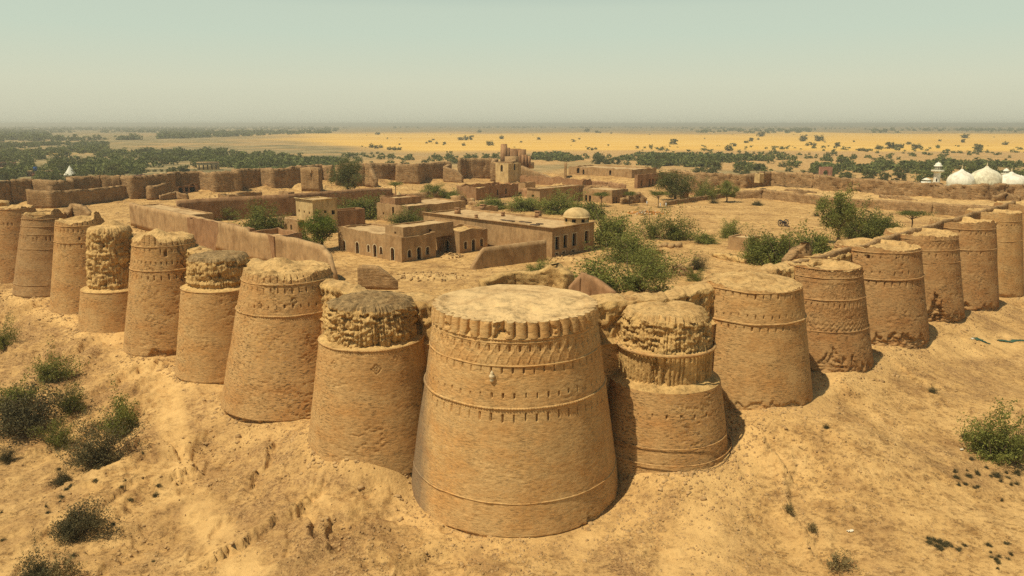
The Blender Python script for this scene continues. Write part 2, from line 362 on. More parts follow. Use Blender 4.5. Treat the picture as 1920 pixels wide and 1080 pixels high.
def terrain():
    d1=np.geomspace(38,330,470); d2=np.geomspace(330,1200,170)[1:]; d3=np.geomspace(1200,30000,170)[1:]
    dr=np.concatenate([[0.5,12,25],d1,d2,d3])
    fine=np.arange(-47,47.01,.11); co=np.concatenate([np.arange(-180,-47,3.5),fine,np.arange(50,180,3.5)])
    th=np.radians(co)
    D,T=np.meshgrid(dr,th,indexing='ij'); X=D*np.sin(T);Y=D*np.cos(T); Z=gz(X,Y)
    P=np.stack([X,Y,Z],-1)
    o=gridobj('ground',P,M_ground,None,True,True); tag(o,kind='structure')
    # land cover (what grows or lies there), by place
    dist=D
    hn=hnear(X,Y);hf=hfar(X,Y)
    w1=fbm(X/420,Y/420,71,4);w2=fbm(X/90,Y/90,72,4)
    ang=np.degrees(T)
    plain=sst(Y+260*w1+40*w2,1250+900*sst(-ang,4,26),1550+1500*sst(-ang,4,26))*(1-sst(Y*(1+.3*w1),3600,4700))
    leftcut=sst(ang+4*w1,-22,-13)
    field=plain*leftcut
    strip=sst(ang,-34,-31)*0+sst(Y,1050,1120)*(1-sst(Y,1350,1500))*(1-sst(ang,-27,-23))*sst(fbm(X/160,Y/160,77,3),-.05,.2)
    field=np.clip(np.maximum(field,strip),0,1)
    scrub=sst(dist,430,650)*(1-field)*sst(w2+.5*w1+.45*sst(-ang,8,20),-.15,.4)*(1-.6*sst(dist,700,1200)*(1-sst(dist,3600,5200))*leftcut)
    scrub=np.maximum(scrub,(1-field)*sst(dist,520,760)*sst(-ang+5*w1,7,15)*(.35+.65*sst(w2+.4*w1,-.3,.25))); far=sst(dist*(1+.25*w1),4200,5600); scrub=np.maximum(scrub,far*.8)
    inside=(hn>2)&(hf>-11)
    scrub=np.where(inside,.0,scrub)
    d=np.maximum(-hn,0)
    grav=(1.0*sst(fbm(X/11,Y/11,81,5)+.2*(1-sst(X,-7,7)),-.12,.22)*sst(d,3,8)*np.exp(-np.maximum(d-18,0)/32))
    grav=np.where(inside,.75*sst(fbm(X/12,Y/12,83,4),.0,.35)*(1-sst(hn,14,40))+.45*(1-sst(hf,5,40))*sst(fbm(X/10,Y/10,84,3),-.2,.3)+.25*sst(fbm(X/14,Y/14,86,4),.1,.4),grav)
    # foot paths stay pale
    def path(pts,wd):
        m=np.zeros_like(X)
        for (ax,ay),(bx,by) in zip(pts[:-1],pts[1:]):
            t=np.clip(((X-ax)*(bx-ax)+(Y-ay)*(by-ay))/((bx-ax)**2+(by-ay)**2),0,1)
            m=np.maximum(m,1-sst(np.hypot(X-ax-t*(bx-ax),Y-ay-t*(by-ay))+1.2*w2,wd*.4,wd))
        return m
    pw=path([at(x,y,2.5) for x,y in ((1290,1079),(1330,930),(1400,830),(1560,745),(1700,690),(1919,640))],5.5)
    pw=np.maximum(pw,path([at(x,y,1) for x,y in ((470,1079),(340,900),(320,760),(180,640),(30,590))],3.6))
    ring=np.zeros_like(X)
    for a_,b_,r_ in zip(TX,TY,TR): ring=np.maximum(ring,1-sst(np.hypot(X-a_,Y-b_)/r_+.25*fbm(X/4,Y/4,89,3),1.12,1.45))
    pw=np.maximum(pw,.75*ring*(~inside))
    grav=grav*(1-.85*pw)
    a2=o.data.attributes.new('track','FLOAT','POINT'); a2.data.foreach_set('value',(np.clip(pw*(.55+.6*fbm(X/3,Y/3,88,4)),0,1)).ravel().astype(np.float32))
    col=np.stack([field,np.clip(scrub,0,1),np.clip(grav,0,1),np.ones_like(field)],-1).reshape(-1,4).astype(np.float32)
    a=o.data.color_attributes.new('cover','FLOAT_COLOR','POINT'); a.data.foreach_set('color',col.ravel())
terrain()
# ------------------------------------------------------------------ towers
TG='round bastions along the two near walls'
def zfront(k,y,r=None):
    cx,cy,rt,rb,T,zb=TW[k]; d=math.hypot(cx,cy)
    def f(z):
        rr=rb+(rt-rb)*(z-zb)/(T-zb) if r is None else r
        q=(d-rr)/d; return proj(cx*q,cy*q,z)[1]-y
    return bis(f,-5,40)
def tower(key,label,parts,mould=(),roof=None,top_amp=.5,extra=None):
    """parts: (name, z0, z1, r0, r1, kind, material, features)"""
    cx,cy,rt,rb,T,zb=TW[key]; sd=sum(map(ord,key))*7
    t=thing('bastion_tower',label,'tower',(cx,cy,zb),TG)
    az=math.atan2(-cy,-cx); step=max(.11,math.hypot(cx,cy)/800)
    nph=int(2*1.85*rb/step); fine=np.linspace(-1.85,1.85,nph); back=np.linspace(1.85,2*PI-1.85,18)[1:-1]
    phi=np.concatenate([fine,back]); phw=np.where(phi>PI,phi-2*PI,phi)
    ringtop=None
    for i,(nm,z0,z1,r0,r1,kind,mat,ft) in enumerate(parts):
        last=(i==len(parts)-1)
        n=max(3,int((z1-z0)/step)+1); tt=np.linspace(0,1,n)[:,None]
        ph=phw[None,:]+0*tt
        zt=z1+(top_amp*fbm(phi*rt/2.2,0*phi,sd+5,4)+.35*top_amp*n2(phi*rt/.5,0*phi,sd+6) if last else 0*phi)
        for (p0,wd,dz) in ft.get('top',()): zt=zt+dz*np.exp(-((phw-p0)/wd)**4)
        Z=z0+(zt[None,:]-z0)*tt
        rr=r0+(r1-r0)*((Z-z0)/(z1-z0)); S=ph*r0
        dr=.09*fbm(S/5,Z/5,sd,2)+.02*fbm(S/.6,Z/.22,sd+1,3)
        if kind=='brick':
            pit=fbm(S/.9,Z/.32,sd+2,3); area=sst(fbm(S/5,Z/4,sd+3,3),-.1,.35)
            dr-=.55*ft.get('pit',.16)*sst(pit,.26,.42)*area
        elif kind=='core':
            ww=.5*fbm(S/2,Z/2,sd+8,2); rb=ft.get('ribs',0); am=ft.get('amp',.42)/.42; g_=max(.62,3.3*step); hs=lambda a_,b_,q_:_h(np.floor(a_),np.floor(b_),0*S,q_)
            u=(S+.45*ww+.2*n2(S/2.5,0*S,sd+9))/g_; c=np.floor(u); fr=np.abs(u-c-.5); hc=hs(c,0*S,sd+10)
            groove=-.50*hs(c,(Z+3*hc)/1.7+.2*ww,sd+11)**1.3*(fr>.24)-.85*(hc>.86)*(fr<.26)*sst(n2(c*3.1,Z/1.5,sd+12),-.3,0)
            row=(Z+.22*n2(S/1.1,0*S,sd+13))/max(.36,2.2*step); rw=np.floor(row)
            blk=.34*(hs(S/.6+.5*rw,rw,sd+14)-.5)-.45*(hs(S/1.5+.37*rw,rw,sd+15)>.80)
            dr=dr+am*((1-.6*rb)*(.32*fbm(S/3.2,Z/2.2,sd+16,4)+.10*fbm(S/.5,Z/.35,sd+17,3))+groove*(.30+.45*(1-tt)+.6*rb)+(1-rb)*blk*(.75+.6*tt))
            for zc,a in ft.get('ledge',()): dr+=a*np.exp(-((Z-zc-.15*ww)/.28)**2)
        elif kind=='flute':
            nf=ft['n']; u=((ph*nf/(2*PI))%1)-.5
            dr+=.55*np.sqrt(np.clip(1-(2*u)**2,0,1))-.22-.25*(np.abs(u)>.43)
            gap=sst(.07-np.abs(ph-ft['gap']-.02*n2(Z/.4,Z*0,sd)),0,.02); dr-=gap*(.9+.5*fbm(S/.7,Z/.7,sd,3))
            dr-=.25*sst(fbm(S/1.2,Z/.9,sd+20,3),.35,.5)
        for (zc,h,spc,dep) in ft.get('slits',()):
            wid=.17
            q=((S/spc+.37*zc)%1)-.5; jit=.12*n2(np.floor(S/spc+.37*zc),0*S+zc,sd)
            dr-=dep*((np.abs(q*spc)<wid/2+.02)&(np.abs(Z-zc-jit)<h/2))
        for (zc0,zc1,spc) in ft.get('merlon',()):
            q=((S/spc)%1)-.5
            dr-=.34*((np.abs(q*spc)<.13)&(Z>zc0)&(Z<zc1))
        for (hx,hz,hw,hh) in ft.get('holes',()):
            dr-=.9*((np.abs(ph-hx)*r0<hw/2)&(np.abs(Z-hz)<hh/2))
        for (lx,lz,s) in ft.get('lozenge',()):
            m=np.abs(ph-lx)*r0*.75+np.abs(Z-lz)
            dr-=.14*(((m<s)&(m>s*.72))|((m<s*.45)&(m>s*.2)))
        for (za,zz,w) in ft.get('ogee',()):
            v=np.clip((Z-za)/(zz-za),0,1); u=((S/w)%1)-.5; ok=(Z>za)&(Z<zz)
            a=np.where(v>.36,.40*np.sin(PI*(v-.36)/.64)**.9+.02,.02+.26*((.36-v)/.36))
            e=np.abs(np.abs(u)-a)*w; ln=np.exp(-(e/.09)**2)
            dr+=ok*(.10*ln-.05*((np.abs(u)<a)&(v>.36))); dr-=.4*((np.abs(u)*w<.14)&(np.abs(v-.68)<.14))
        for (za,zz,w) in ft.get('diaper',()):
            ok=(Z>za)&(Z<zz); q=np.abs(((S/w)%1)-.5)*2; p=np.abs((((Z-za)/w/1.0)%1)-.5)*2
            m=((q+p)*2.5)%1; dr-=ok*.13*(m<.42)
        for (zc,hgt,w) in ft.get('zigzag',()):
            q=np.abs(((S/w)%1)-.5)*2*hgt+zc-hgt/2; dr-=.16*(np.abs(Z-q)<.13)
        for (p0,z_0,z_1,wob) in ft.get('crack',()):
            c=p0+wob*fbm(Z/1.3,0*Z,sd+40,4)/1.0; dr-=.9*np.exp(-((ph-c)*r0/.16)**2)*((Z>z_0)&(Z<z_1))
        for (p0,p1,hb,dep) in ft.get('breach',()):                     # brickwork fallen away above the foot
            edge=z0+3+hb*(.55+.6*fbm(S/1.6,0*S,sd+50,4)+.15*np.sign(n2(S/.9,0*S,sd+51)))*sst(ph,p0,p0+.18)*(1-sst(ph,p1-.18,p1))
            inn=sst(edge-Z,0,.12); dr-=inn*dep*(.65+.6*fbm(S/1.1,Z/.45,sd+52,4)+.5*(_h(np.floor(S/.6),np.floor(Z/.3),0*S,sd+53)-.5))
        if i==0: dr*=1.0
        RR=rr+dr
        P=np.stack([cx+RR*np.cos(az+ph),cy+RR*np.sin(az+ph),Z],-1)
        o=gridobj(nm,P,M[mat],t,True,False)
        ringtop=(RR[-1],Z[-1])
        if not last:                                                   # ledge up to the next, narrower tier
            nr=parts[i+1][3]; k=np.linspace(0,1,7)[:,None]
            lr=RR[-1][None,:]*(1-k)+(nr-.6)*k; lz=Z[-1][None,:]+k*ft.get('ledge_h',.6)+.16*np.sin(k*PI)*fbm(phi*6,0*phi,sd+60,3)[None,:]+.10*n2(phi[None,:]*9,k*4,sd+61)*(k>0)
            gridobj('ledge',np.stack([cx+lr*np.cos(az+phw),cy+lr*np.sin(az+phw),lz],-1),M['core'],t,True)
    # top surface
    rf=roof or {}
    RR,ZZ=ringtop; k=np.linspace(0,1,max(16,int(rt/step/1.6)))[:,None]
    rad=RR[None,:]*(1-k); X=cx+rad*np.cos(az+phw);Y=cy+rad*np.sin(az+phw)
    zc=parts[-1][2]; mix=sst(k,0,.10)
    zz=ZZ[None,:]*(1-mix)+(zc+rf.get('h',.3))*mix+rf.get('bump',.35)*(fbm(X/2.6,Y/2.6,sd+70,5)+.25*ridge(X/1.1,Y/1.1,sd+74,3))*sst(k,.02,.3)
    if rf.get('mound'): 
        mx,my,mh,mw=rf['mound']; zz=zz+mh*np.exp(-(((X-cx-mx)/mw)**2+((Y-cy-my)/mw)**2))*sst(k,.02,.12)
    if rf.get('hollow'):
        front=.6+.4*sst(np.cos(phw)[None,:],-.5,.2); zz=zz-rf['hollow']*front*sst(k*RR[None,:],.8,1.15)+.2*fbm(X/1.2,Y/1.2,sd+71,3)*(k>0)
        zz=np.where(k*RR[None,:]<.8,ZZ[None,:]+.08*fbm(X/.5,Y/.5,sd+73,2),zz)
    gridobj('roof_fill',np.stack([X,Y,zz],-1),M[rf.get('mat','rubble')],t,True,False)
    # string courses
    for (zm,rr,mn,bead) in mould:
        mn*=.72
        pts=[(-.02,-mn),(mn*.8,-mn*.7),(mn*1.05,0),(mn*.8,mn*.7),(-.02,mn)]
        Q=np.zeros((5,len(phi),3)); bd=1+(.28*np.sign(np.sin(phi*rr*2*PI/.36)) if bead else .12*n2(phi*rr/.7,0*phi,sd+80))
        for j,(a,c) in enumerate(pts):
            r_=rr+a*bd+.06*fbm(phi*rr/3,0*phi+zm/3,sd,2); Q[j]=np.stack([cx+r_*np.cos(az+phw),cy+r_*np.sin(az+phw),zm+c+.08*fbm(phi*rr/4,0*phi,sd+81,2)],-1)
        gridobj('string_course',Q,M[parts[0][6]],t,True,False)
    return t,az
def rz(k,z):
    cx,cy,rt,rb,T,zb=TW[k]; return rb+(rt-rb)*(z-zb)/(T-zb)
def zf(k,*ys): return [zfront(k,y) for y in ys]
def phx(k,px,z):                                                       # angle on the face of tower k seen at photo column px
    cx,cy=TW[k][:2]; az=math.atan2(-cy,-cx); r=rz(k,z)
    return bis(lambda p: proj(cx+r*math.cos(az+p),cy+r*math.sin(az+p),z)[0]-px,-1.5,1.5)
def shaft(k,z1,mat,ft,zlow=None):
    zb=TW[k][5]; return ('shaft',zb-3,z1,rz(k,zb-3),rz(k,z1),'brick',mat,ft)
# corner tower
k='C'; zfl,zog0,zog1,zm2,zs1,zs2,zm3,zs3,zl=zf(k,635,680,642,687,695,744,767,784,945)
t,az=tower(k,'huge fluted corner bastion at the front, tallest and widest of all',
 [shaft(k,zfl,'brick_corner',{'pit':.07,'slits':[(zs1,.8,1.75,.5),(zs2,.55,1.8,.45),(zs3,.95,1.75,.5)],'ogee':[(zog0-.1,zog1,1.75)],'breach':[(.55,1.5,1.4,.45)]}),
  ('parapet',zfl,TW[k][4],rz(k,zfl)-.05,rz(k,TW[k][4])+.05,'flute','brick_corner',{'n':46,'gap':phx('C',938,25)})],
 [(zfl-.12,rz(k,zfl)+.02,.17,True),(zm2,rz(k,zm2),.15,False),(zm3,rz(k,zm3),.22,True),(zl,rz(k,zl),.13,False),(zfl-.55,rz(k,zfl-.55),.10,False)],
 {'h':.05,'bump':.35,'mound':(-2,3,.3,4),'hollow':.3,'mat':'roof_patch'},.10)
p=phx(k,923,zf(k,708)[0]); zz=zf(k,708)[0]; rr=rz(k,zz); cx,cy=TW[k][:2]
fb=MB(); fb.lathe([(0,-.75),(.18,-.6),(.30,-.4),(.16,-.2),(.36,0),(.34,.25),(.18,.35),(.24,.5),(.12,.7),(0,.85)],(cx+(rr+.15)*math.cos(az+p),cy+(rr+.15)*math.sin(az+p),zz),14)
fb.build('finial',M['frame'],t,True)
# left row
k='L2'; z1,=zf(k,655)
tower(k,'smooth bastion left of the corner one, crumbling mud top covered in dark debris',
 [('shaft',TW[k][5]-3,z1,10.1,7.35,'brick','brick',{'pit':.14,'lozenge':[(.05,z1-2.6,.75),(-.75,z1-2.2,.6)],'ledge_h':.3}),
  ('mud_core',z1-.2,TW[k][4],6.5,6.0,'core','core',{'amp':.55,'gash':.3})],
 [(z1-.12,7.38,.18,True)],{'h':.5,'bump':.7,'mat':'thatch'},.45)
k='L3'; zm1,zs1,zs2,zm2=zf(k,534,545,575,593)
tower(k,'bastion with slotted parapet and blotchy orange brickwork, third left of the corner',
 [shaft(k,TW[k][4]-.0,'brick_worn',{'pit':.2,'slits':[(zs1,.75,1.9,.45),(zs2,.5,2.0,.45)],'merlon':[(zm1+.3,40,1.95)],'lozenge':[(phx(k,487,zs2),zs2,.75),(phx(k,552,zs2),zs2+.7,.7)],
   'breach':[(.15,1.5,3.6,1.1)],'top':[(.15,.35,-.9)]})],
 [(zm1,rz(k,zm1),.18,False),(zm2,rz(k,zm2),.22,True)],{'h':.2,'bump':.7,'mound':(-2,2,.9,2.5),'hollow':.35},.45)
k='L4'; z1,=zf(k,546)
tower(k,'narrow bastion with smooth drum and a small square hole in its mud upper tier',
 [('shaft',TW[k][5]-3,z1,9.6,6.75,'brick','brick',{'pit':.16,'breach':[(-.1,.9,1.6,.5)],'ledge_h':.5}),
  ('mud_core',z1-.2,TW[k][4],5.7,5.25,'core','core',{'amp':.30,'gash':1,'holes':[(0,z1+2.6,.8,.9)],'ledge':[(z1+1.2,.35)]})],
 [(z1-.1,6.78,.15,False)],{'h':.7,'bump':.4,'mat':'thatch'},.3)
k='L5'; zm1,zs1,zs2,zm2,zs3=zf(k,463,471,493,508,520)
tower(k,'bastion split by a jagged vertical crack beside a square window hole',
 [shaft(k,TW[k][4],'brick_worn',{'pit':.22,'slits':[(zs1,.7,1.8,.4),(zs2,.5,1.6,.45),(zs3,.9,2.0,.45)],'merlon':[(zm1+.3,40,1.9)],'crack':[(.52,zs3-1,40,.28)],
   'holes':[(phx(k,310,zs1),zs1-.5,.9,.9)],'breach':[(-.6,1.2,2.0,.8)],'top':[(-.5,.3,1.4),(.55,.10,-1.6)]})],
 [(zm1,rz(k,zm1),.16,False),(zm2,rz(k,zm2),.22,False)],{'h':.4,'bump':.6,'mound':(-1.5,0,1.2,2)},.4)
k='L6'; z1,z2=zf(k,548,482)
tower(k,'bastion with a short smooth drum below two tiers of heavily eroded mud core',
 [('shaft',TW[k][5]-3,z1,9.0,7.0,'brick','brick',{'pit':.12,'ledge_h':.5}),
  ('mud_core',z1-.2,z2,5.6,5.0,'core','core',{'amp':.42,'ledge':[(z1+1.2,.3)]}),
  ('upper_core',z2-.2,TW[k][4],4.9,4.6,'core','core',{'amp':.34,'holes':[(-.3,z2+2.6,.7,.8)],'ledge':[(z2+.5,.35)]})],
 [(z1-.1,7.02,.12,False)],{'h':.9,'bump':.5,'mound':(0,1,1.2,2)},.35)
k='L7'; zm1,zs1,zs2,zs3=zf(k,424,433,448,462)
tower(k,'plain tapering bastion between the dark banded one and the eroded two-tier one',
 [shaft(k,TW[k][4],'brick_worn',{'pit':.2,'slits':[(zs1,.7,1.8,.4),(zs3,1.0,1.9,.4)],'merlon':[(zm1+.3,40,2.0)],'holes':[(-.1,zs2,.6,.5)],'top':[(.9,.25,2.0),(-.3,.6,-.6)]})],
 [(zm1,rz(k,zm1),.15,False),(zf(k,455)[0],rz(k,zf(k,455)[0]),.12,False)],{'h':.2,'bump':.6,'hollow':.8},.4)
k='L8'; zz=zf(k,403,411,425,440,447,467,534)
tower(k,'dark banded bastion ringed by several string courses, broken open at its top',
 [shaft(k,TW[k][4],'brick_grey',{'pit':.12,'slits':[(zz[4],1.0,1.7,.4)],'merlon':[(zz[0]+.4,40,1.7)],'zigzag':[(zz[1]-.2,.8,1.0)],'breach':[(.1,1.2,1.8,.6)],'top':[(.7,.3,1.5),(-.5,.6,-.4)]})],
 [(zz[0],rz(k,zz[0]),.14,False),(zz[1],rz(k,zz[1]),.18,True),(zz[2],rz(k,zz[2]),.16,False),(zz[3],rz(k,zz[3]),.12,False),(zz[5],rz(k,zz[5]),.14,False),(zz[6],rz(k,zz[6]),.16,False)],{'h':-.3,'bump':.5,'hollow':1.6},.4)
k='L9'; zz=zf(k,393,420)
tower(k,'slim brick bastion left of the dark banded one, last whole one before the left edge',
 [shaft(k,TW[k][4],'brick_dark',{'pit':.2,'slits':[(zz[1],.9,1.8,.4)],'merlon':[(zz[0]+.3,40,1.9)]})],
 [(zz[0],rz(k,zz[0]),.15,False)],{'h':.2,'bump':.5,'hollow':1.0},.6)
k='L10'
tower(k,'shadowed bastion cut off by the left edge of the picture',
 [('shaft',TW[k][5]-3,20,9.2,6.6,'brick','brick_dark',{'pit':.2}),('mud_core',19.8,TW[k][4],6.0,5.5,'core','core',{'amp':.4,'flow':1})],
 [(20,6.6,.15,False)],{'h':.4,'bump':.5},.5)
# right row
k='R1'; z1,z2,z3,z4=[zfront(k,y,r) for y,r in ((738,7.9),(668,6.9),(838,8.7),(868,9.2))]
tower(k,'bastion right of the corner one, smooth drum under ribbed mud tier and rounded ledge',
 [('shaft',TW[k][5]-3,z1,10.3,8.0,'brick','brick_worn',{'pit':.16,'ledge_h':.9,'slits':[((z1+z3)/2+.5,.35,2.4,.35)]}),
  ('ribbed_core',z1-.1,z2,6.7,6.7,'core','core',{'amp':.28,'ribs':1,'gash':.4,'ledge_h':.25}),
  ('mud_core',z2,TW[k][4],6.5,5.8,'core','core',{'amp':.42,'gash':1})],
 [(z2,6.95,.36,False),(z3,rz(k,z3)-.15,.12,False),(z4,rz(k,z4),.13,False)],{'h':.8,'bump':.45},.35)
k='R2'; zm1,zs1,zs2,zm2,zs3=zf(k,549,556,594,608,617)
tower(k,'broad smooth bastion with two slim string courses, second right of the corner',
 [shaft(k,TW[k][4],'brick',{'pit':.10,'slits':[(zs1,.75,1.7,.45),(zs2,.5,1.7,.4),(zs3,.6,1.6,.4)],'merlon':[(zm1+.25,40,1.7)],'crack':[(-1.0,zm2-1,40,.12)],'breach':[(-.9,1.3,1.8,.3)],'top':[(-.9,.3,.5)]})],
 [(zm1,rz(k,zm1),.16,False),(zm2,rz(k,zm2),.24,False)],{'h':.3,'bump':.5,'mound':(1,3,.6,3),'hollow':.2},.3)
k='R3'; z=zf(k,506,522,530,563,568,607,622)
tower(k,'patterned bastion with lozenge and zigzag brick bands and a hollow top',
 [shaft(k,TW[k][4],'brick_dark',{'pit':.18,'diaper':[(z[1]+.1,z[0]-.1,1.5),(z[3]+.2,z[2]-.1,1.7),(z[5]+.3,z[4]-.9,1.5)],'zigzag':[(z[5]-.2,.7,1.1),(z[5]-1.0,.5,1.1)],'slits':[(z[4]-.5,.7,1.3,.3)],'breach':[(-1.2,1.3,4.0,.5)],'top':[(-.4,.45,.5)]})],
 [(z[0],rz(k,z[0]),.12,True),(z[1],rz(k,z[1]),.12,False),(z[3],rz(k,z[3]),.15,True),(z[6],rz(k,z[6]),.13,False)],{'h':.2,'bump':.3,'hollow':1.6},.4)
k='R4'; z=zf(k,474,483,511,524,531)
tower(k,'wide rough brick bastion with a sagging open top, fourth right of the corner',
 [shaft(k,TW[k][4],'brick_dark',{'pit':.22,'slits':[(z[1],.45,2.1,.4),(z[2],.5,2.0,.4),(z[4],1.0,1.9,.45)],'holes':[(phx(k,1627,z[1]),z[1],.8,.7)],'breach':[(-1.0,1.2,2.6,.7)],'top':[(-.3,.6,.4)]})],
 [(z[0],rz(k,z[0]),.20,False),(z[3],rz(k,z[3]),.24,False)],{'h':.0,'bump':.5,'hollow':1.3},.4)
k='R5'; z=zf(k,450,459,470,478,493)
tower(k,'bastion with a zigzag band, its foot torn open at the lower left',
 [shaft(k,TW[k][4],'brick_dark',{'pit':.18,'zigzag':[(z[1],1.0,1.6)],'slits':[(z[3],.6,2.0,.4)],'merlon':[(z[0]+.3,40,2.0)],'breach':[(-1.6,.75,7.0,1.2),(.4,1.4,3.0,.6)]})],
 [(z[0],rz(k,z[0]),.12,False),(z[2],rz(k,z[2]),.18,False),(z[4],rz(k,z[4]),.12,False)],{'h':.1,'bump':.5,'hollow':1.2},.4)
k='R6'; z=zf(k,430,437,468,474)
tower(k,'bastion with a ragged dark undercut all round its foot and a hollow walled top',
 [shaft(k,TW[k][4],'brick_dark',{'pit':.2,'slits':[(z[1],.5,1.8,.4),(z[3],.6,1.9,.4)],'breach':[(-1.4,1.5,2.4,.9)],'top':[(.9,.3,.6)]})],
 [(z[0],rz(k,z[0]),.16,False),(z[2],rz(k,z[2]),.2,False)],{'h':.1,'bump':.5,'hollow':1.9},.5)
k='R7'; z=zf(k,415,452)
tower(k,'slender smooth bastion second from the right edge',
 [shaft(k,TW[k][4],'brick',{'pit':.12,'slits':[(z[0]-1,.5,1.8,.35)],'breach':[(-.8,1.0,1.2,.5)]})],
 [(z[0],rz(k,z[0]),.12,False),(z[1],rz(k,z[1]),.12,False)],{'h':.1,'bump':.5,'hollow':1.0},.4)
k='R8'
tower(k,'bastion cut off by the right edge of the picture',
 [shaft(k,TW[k][4],'brick_dark',{'pit':.2})],[(22,rz(k,22),.15,False)],{'h':.1,'bump':.5,'hollow':1.0},.5)
# ------------------------------------------------------------------ curtain walls between the towers
def curtain(keys,label,ext):
    pts=[np.array(TW[k][:2]) for k in keys]+[np.array(ext)]
    s=[0]
    for a,b in zip(pts[:-1],pts[1:]): s.append(s[-1]+np.linalg.norm(b-a))
    S=np.arange(0,s[-1],.3); X=np.interp(S,s,[p[0] for p in pts]);Y=np.interp(S,s,[p[1] for p in pts])
    zt=24.7+.5*fbm(S/5,0*S,91,4)+.25*n2(S/.9,0*S,92)
    zm=19.4
    rows=[]
    for z in np.arange(-2,24.6,.3):
        up=sst(z,zm,zm+.25) if z>zm-1 else 0
        core=.5*(_h(np.floor(S/.8+.5*math.floor(z/.45)),np.floor(0*S+z/.45),0*S,77)-.5)+.65*ridge(S/1.2,0*S+z/2.6,93,3)+.25*ridge(S/2.5,0*S+z/.8,94,3)-.6*sst(ridge(S/1.6,0*S+z/9,95,1),.75,.95)
        inn=1.5-2.0*(24-z)/24+up*(1.0-.8*core)-.1*fbm(S/2,0*S+z/.6,96,3)-.35*math.exp(-((z-zm)/.3)**2)
        rows.append((X,Y+inn*1.3,np.minimum(zt,z+0*S)))
    for q in np.arange(0,5.1,.4):
        rr=.35*fbm(X/1.7,(Y+q)/1.7,97,4)
        rows.append((X,Y+(2.6+.25*fbm(S/.8,0*S+q,98,2)*(q<1)+q)*1.3,zt+rr*sst(q,0,1)+.25*sst(q,0,2)-.6*sst(q,3,5)))
    P=np.stack([np.stack(r,-1) for r in rows],0)
    w=thing('curtain_wall',label,'wall',(pts[0][0],pts[0][1],0))
    nface=len(np.arange(-2,24.6,.3))
    nbr=int((zm+2)/.3)
    gridobj('brick_facing',P[:nbr+1],M['brick'],w); gridobj('mud_core',P[nbr:nface+1],M['core'],w,False,False); gridobj('rampart_walk',P[nface:],M['rubble'],w,False,False)
curtain(['C','L2','L3','L4','L5','L6','L7','L8','L9','L10'],'left near curtain wall of eroded mud and brick running between the left row of bastions',(-176,243))
curtain(['C','R1','R2','R3','R4','R5','R6','R7','R8'],'right near curtain wall of eroded mud and brick running between the right row of bastions',(176,243))
# ------------------------------------------------------------------ free standing mud walls
def wallpath(name,label,pts,thick,mat,amp=.25,top=.35,cat='wall',group=None,parent=None,step=1.0,rows=7,seed=0,pits=.2):
    """pts: (x,y,z_base,z_top) along the wall; the solid stands from below the base to a ragged top"""
    P=np.array(pts,float); s=np.concatenate([[0],np.cumsum(np.hypot(np.diff(P[:,0]),np.diff(P[:,1])))])
    S=np.unique(np.concatenate([np.arange(0,s[-1],step),s])); 
    q=[np.interp(S,s,P[:,i]) for i in range(4)]
    dx=np.gradient(q[0]);dy=np.gradient(q[1]);L=np.hypot(dx,dy)+1e-9
    # mitre at the corners
    nx,ny=-dy/L,dx/L
    zt=q[3]+top*fbm(S/3.5,0*S+seed,seed+1,4)+.35*top*n2(S/.8,0*S,seed+2)
    ring=[]
    for sd in (1,-1):
        col=[]
        for k in np.linspace(0,1,rows):
            z=q[2]-1.0+(zt-q[2]+1.0)*k
            dsp=amp*fbm(S/1.7+sd*7,z/1.2,seed+3,4)-pits*sst(fbm(S/1.1+sd*9,z/.5,seed+4,3),.15,.4)+.25*(1-k)
            col.append(np.stack([q[0]+sd*nx*(thick/2+dsp),q[1]+sd*ny*(thick/2+dsp),z],-1))
        ring+= col if sd==1 else col[::-1]
    A=np.stack(ring,1)                                              # (n along, 2*rows, 3)
    n,m=A.shape[:2]; F_=list(map(tuple,gridfaces(n,m,True)))
    F_.append(tuple(range(m))[::-1]); F_.append(tuple((n-1)*m+i for i in range(m)))
    if parent is not None: return obj(name,A.reshape(-1,3),F_,M[mat],parent)
    o=obj(name,A.reshape(-1,3),F_,M[mat]); return tag(o,label,cat,group)
def W(px,zb,zt):  # photo points at base height zb -> wall points
    return [(*at(x,y,zb),zb,zt) for x,y in px]
# far walls with their open backed bastions, seen from inside
def alt(a,b,n,dep,seed,hole=()):
    a=np.array(a);b=np.array(b);d=b-a;L=np.linalg.norm(d);d=d/L;nn=np.array([-d[1],d[0]]); 
    if np.dot(nn,np.array([0,100])-a)<0: nn=-nn                      # pointing out of the fort is away from the courtyard
    return d,nn
FLW=[(-236,316,26.3),(-222,316,26),(-219,327,26),(-212,333,26.3),(-201,329,25.5),(-196,334,25.6),(-203,345,26.2),(-193,353,26.4),(-184,355,26.2),(-178,352,26.2),(-166,368,26.2),(-171,377,26.4),(-160,386,26.2),(-153,382,25.6),(-150,380,26.4),(-140,386,26.6),(-146,396,26.6),(-136,408,26.8),(-127,400,26.8),(-114,412,27.2),(-119,421,27.0),(-109,434,27.2),(-102,428,26.6)]
w=thing('far_wall','long jogged far left wall of the fort with open backed bastions, mostly in shade','wall',(-170,380,16))
wallpath('wall_run',None,[(x,y,16,z) for x,y,z in FLW],2.6,'mudwall_far',.35,.7,parent=w,step=.9,rows=9,seed=3,pits=.5)
w2=thing('far_wall','far wall stretch behind the big dark courtyard tree, pale panels between jutting brown bastion ends','wall',(-70,450,16))
wallpath('wall_run',None,[(-90,444,16,27),(-78,450,16,27.3),(-66,459,16,26.6),(-68,448,16,26.4),(-56,447,16,26.6),(-54,462,16,26.8),(-39,474,16,27)],2.6,'mudwall_far',.35,.5,parent=w2,step=.9,rows=9,seed=5,pits=.4)
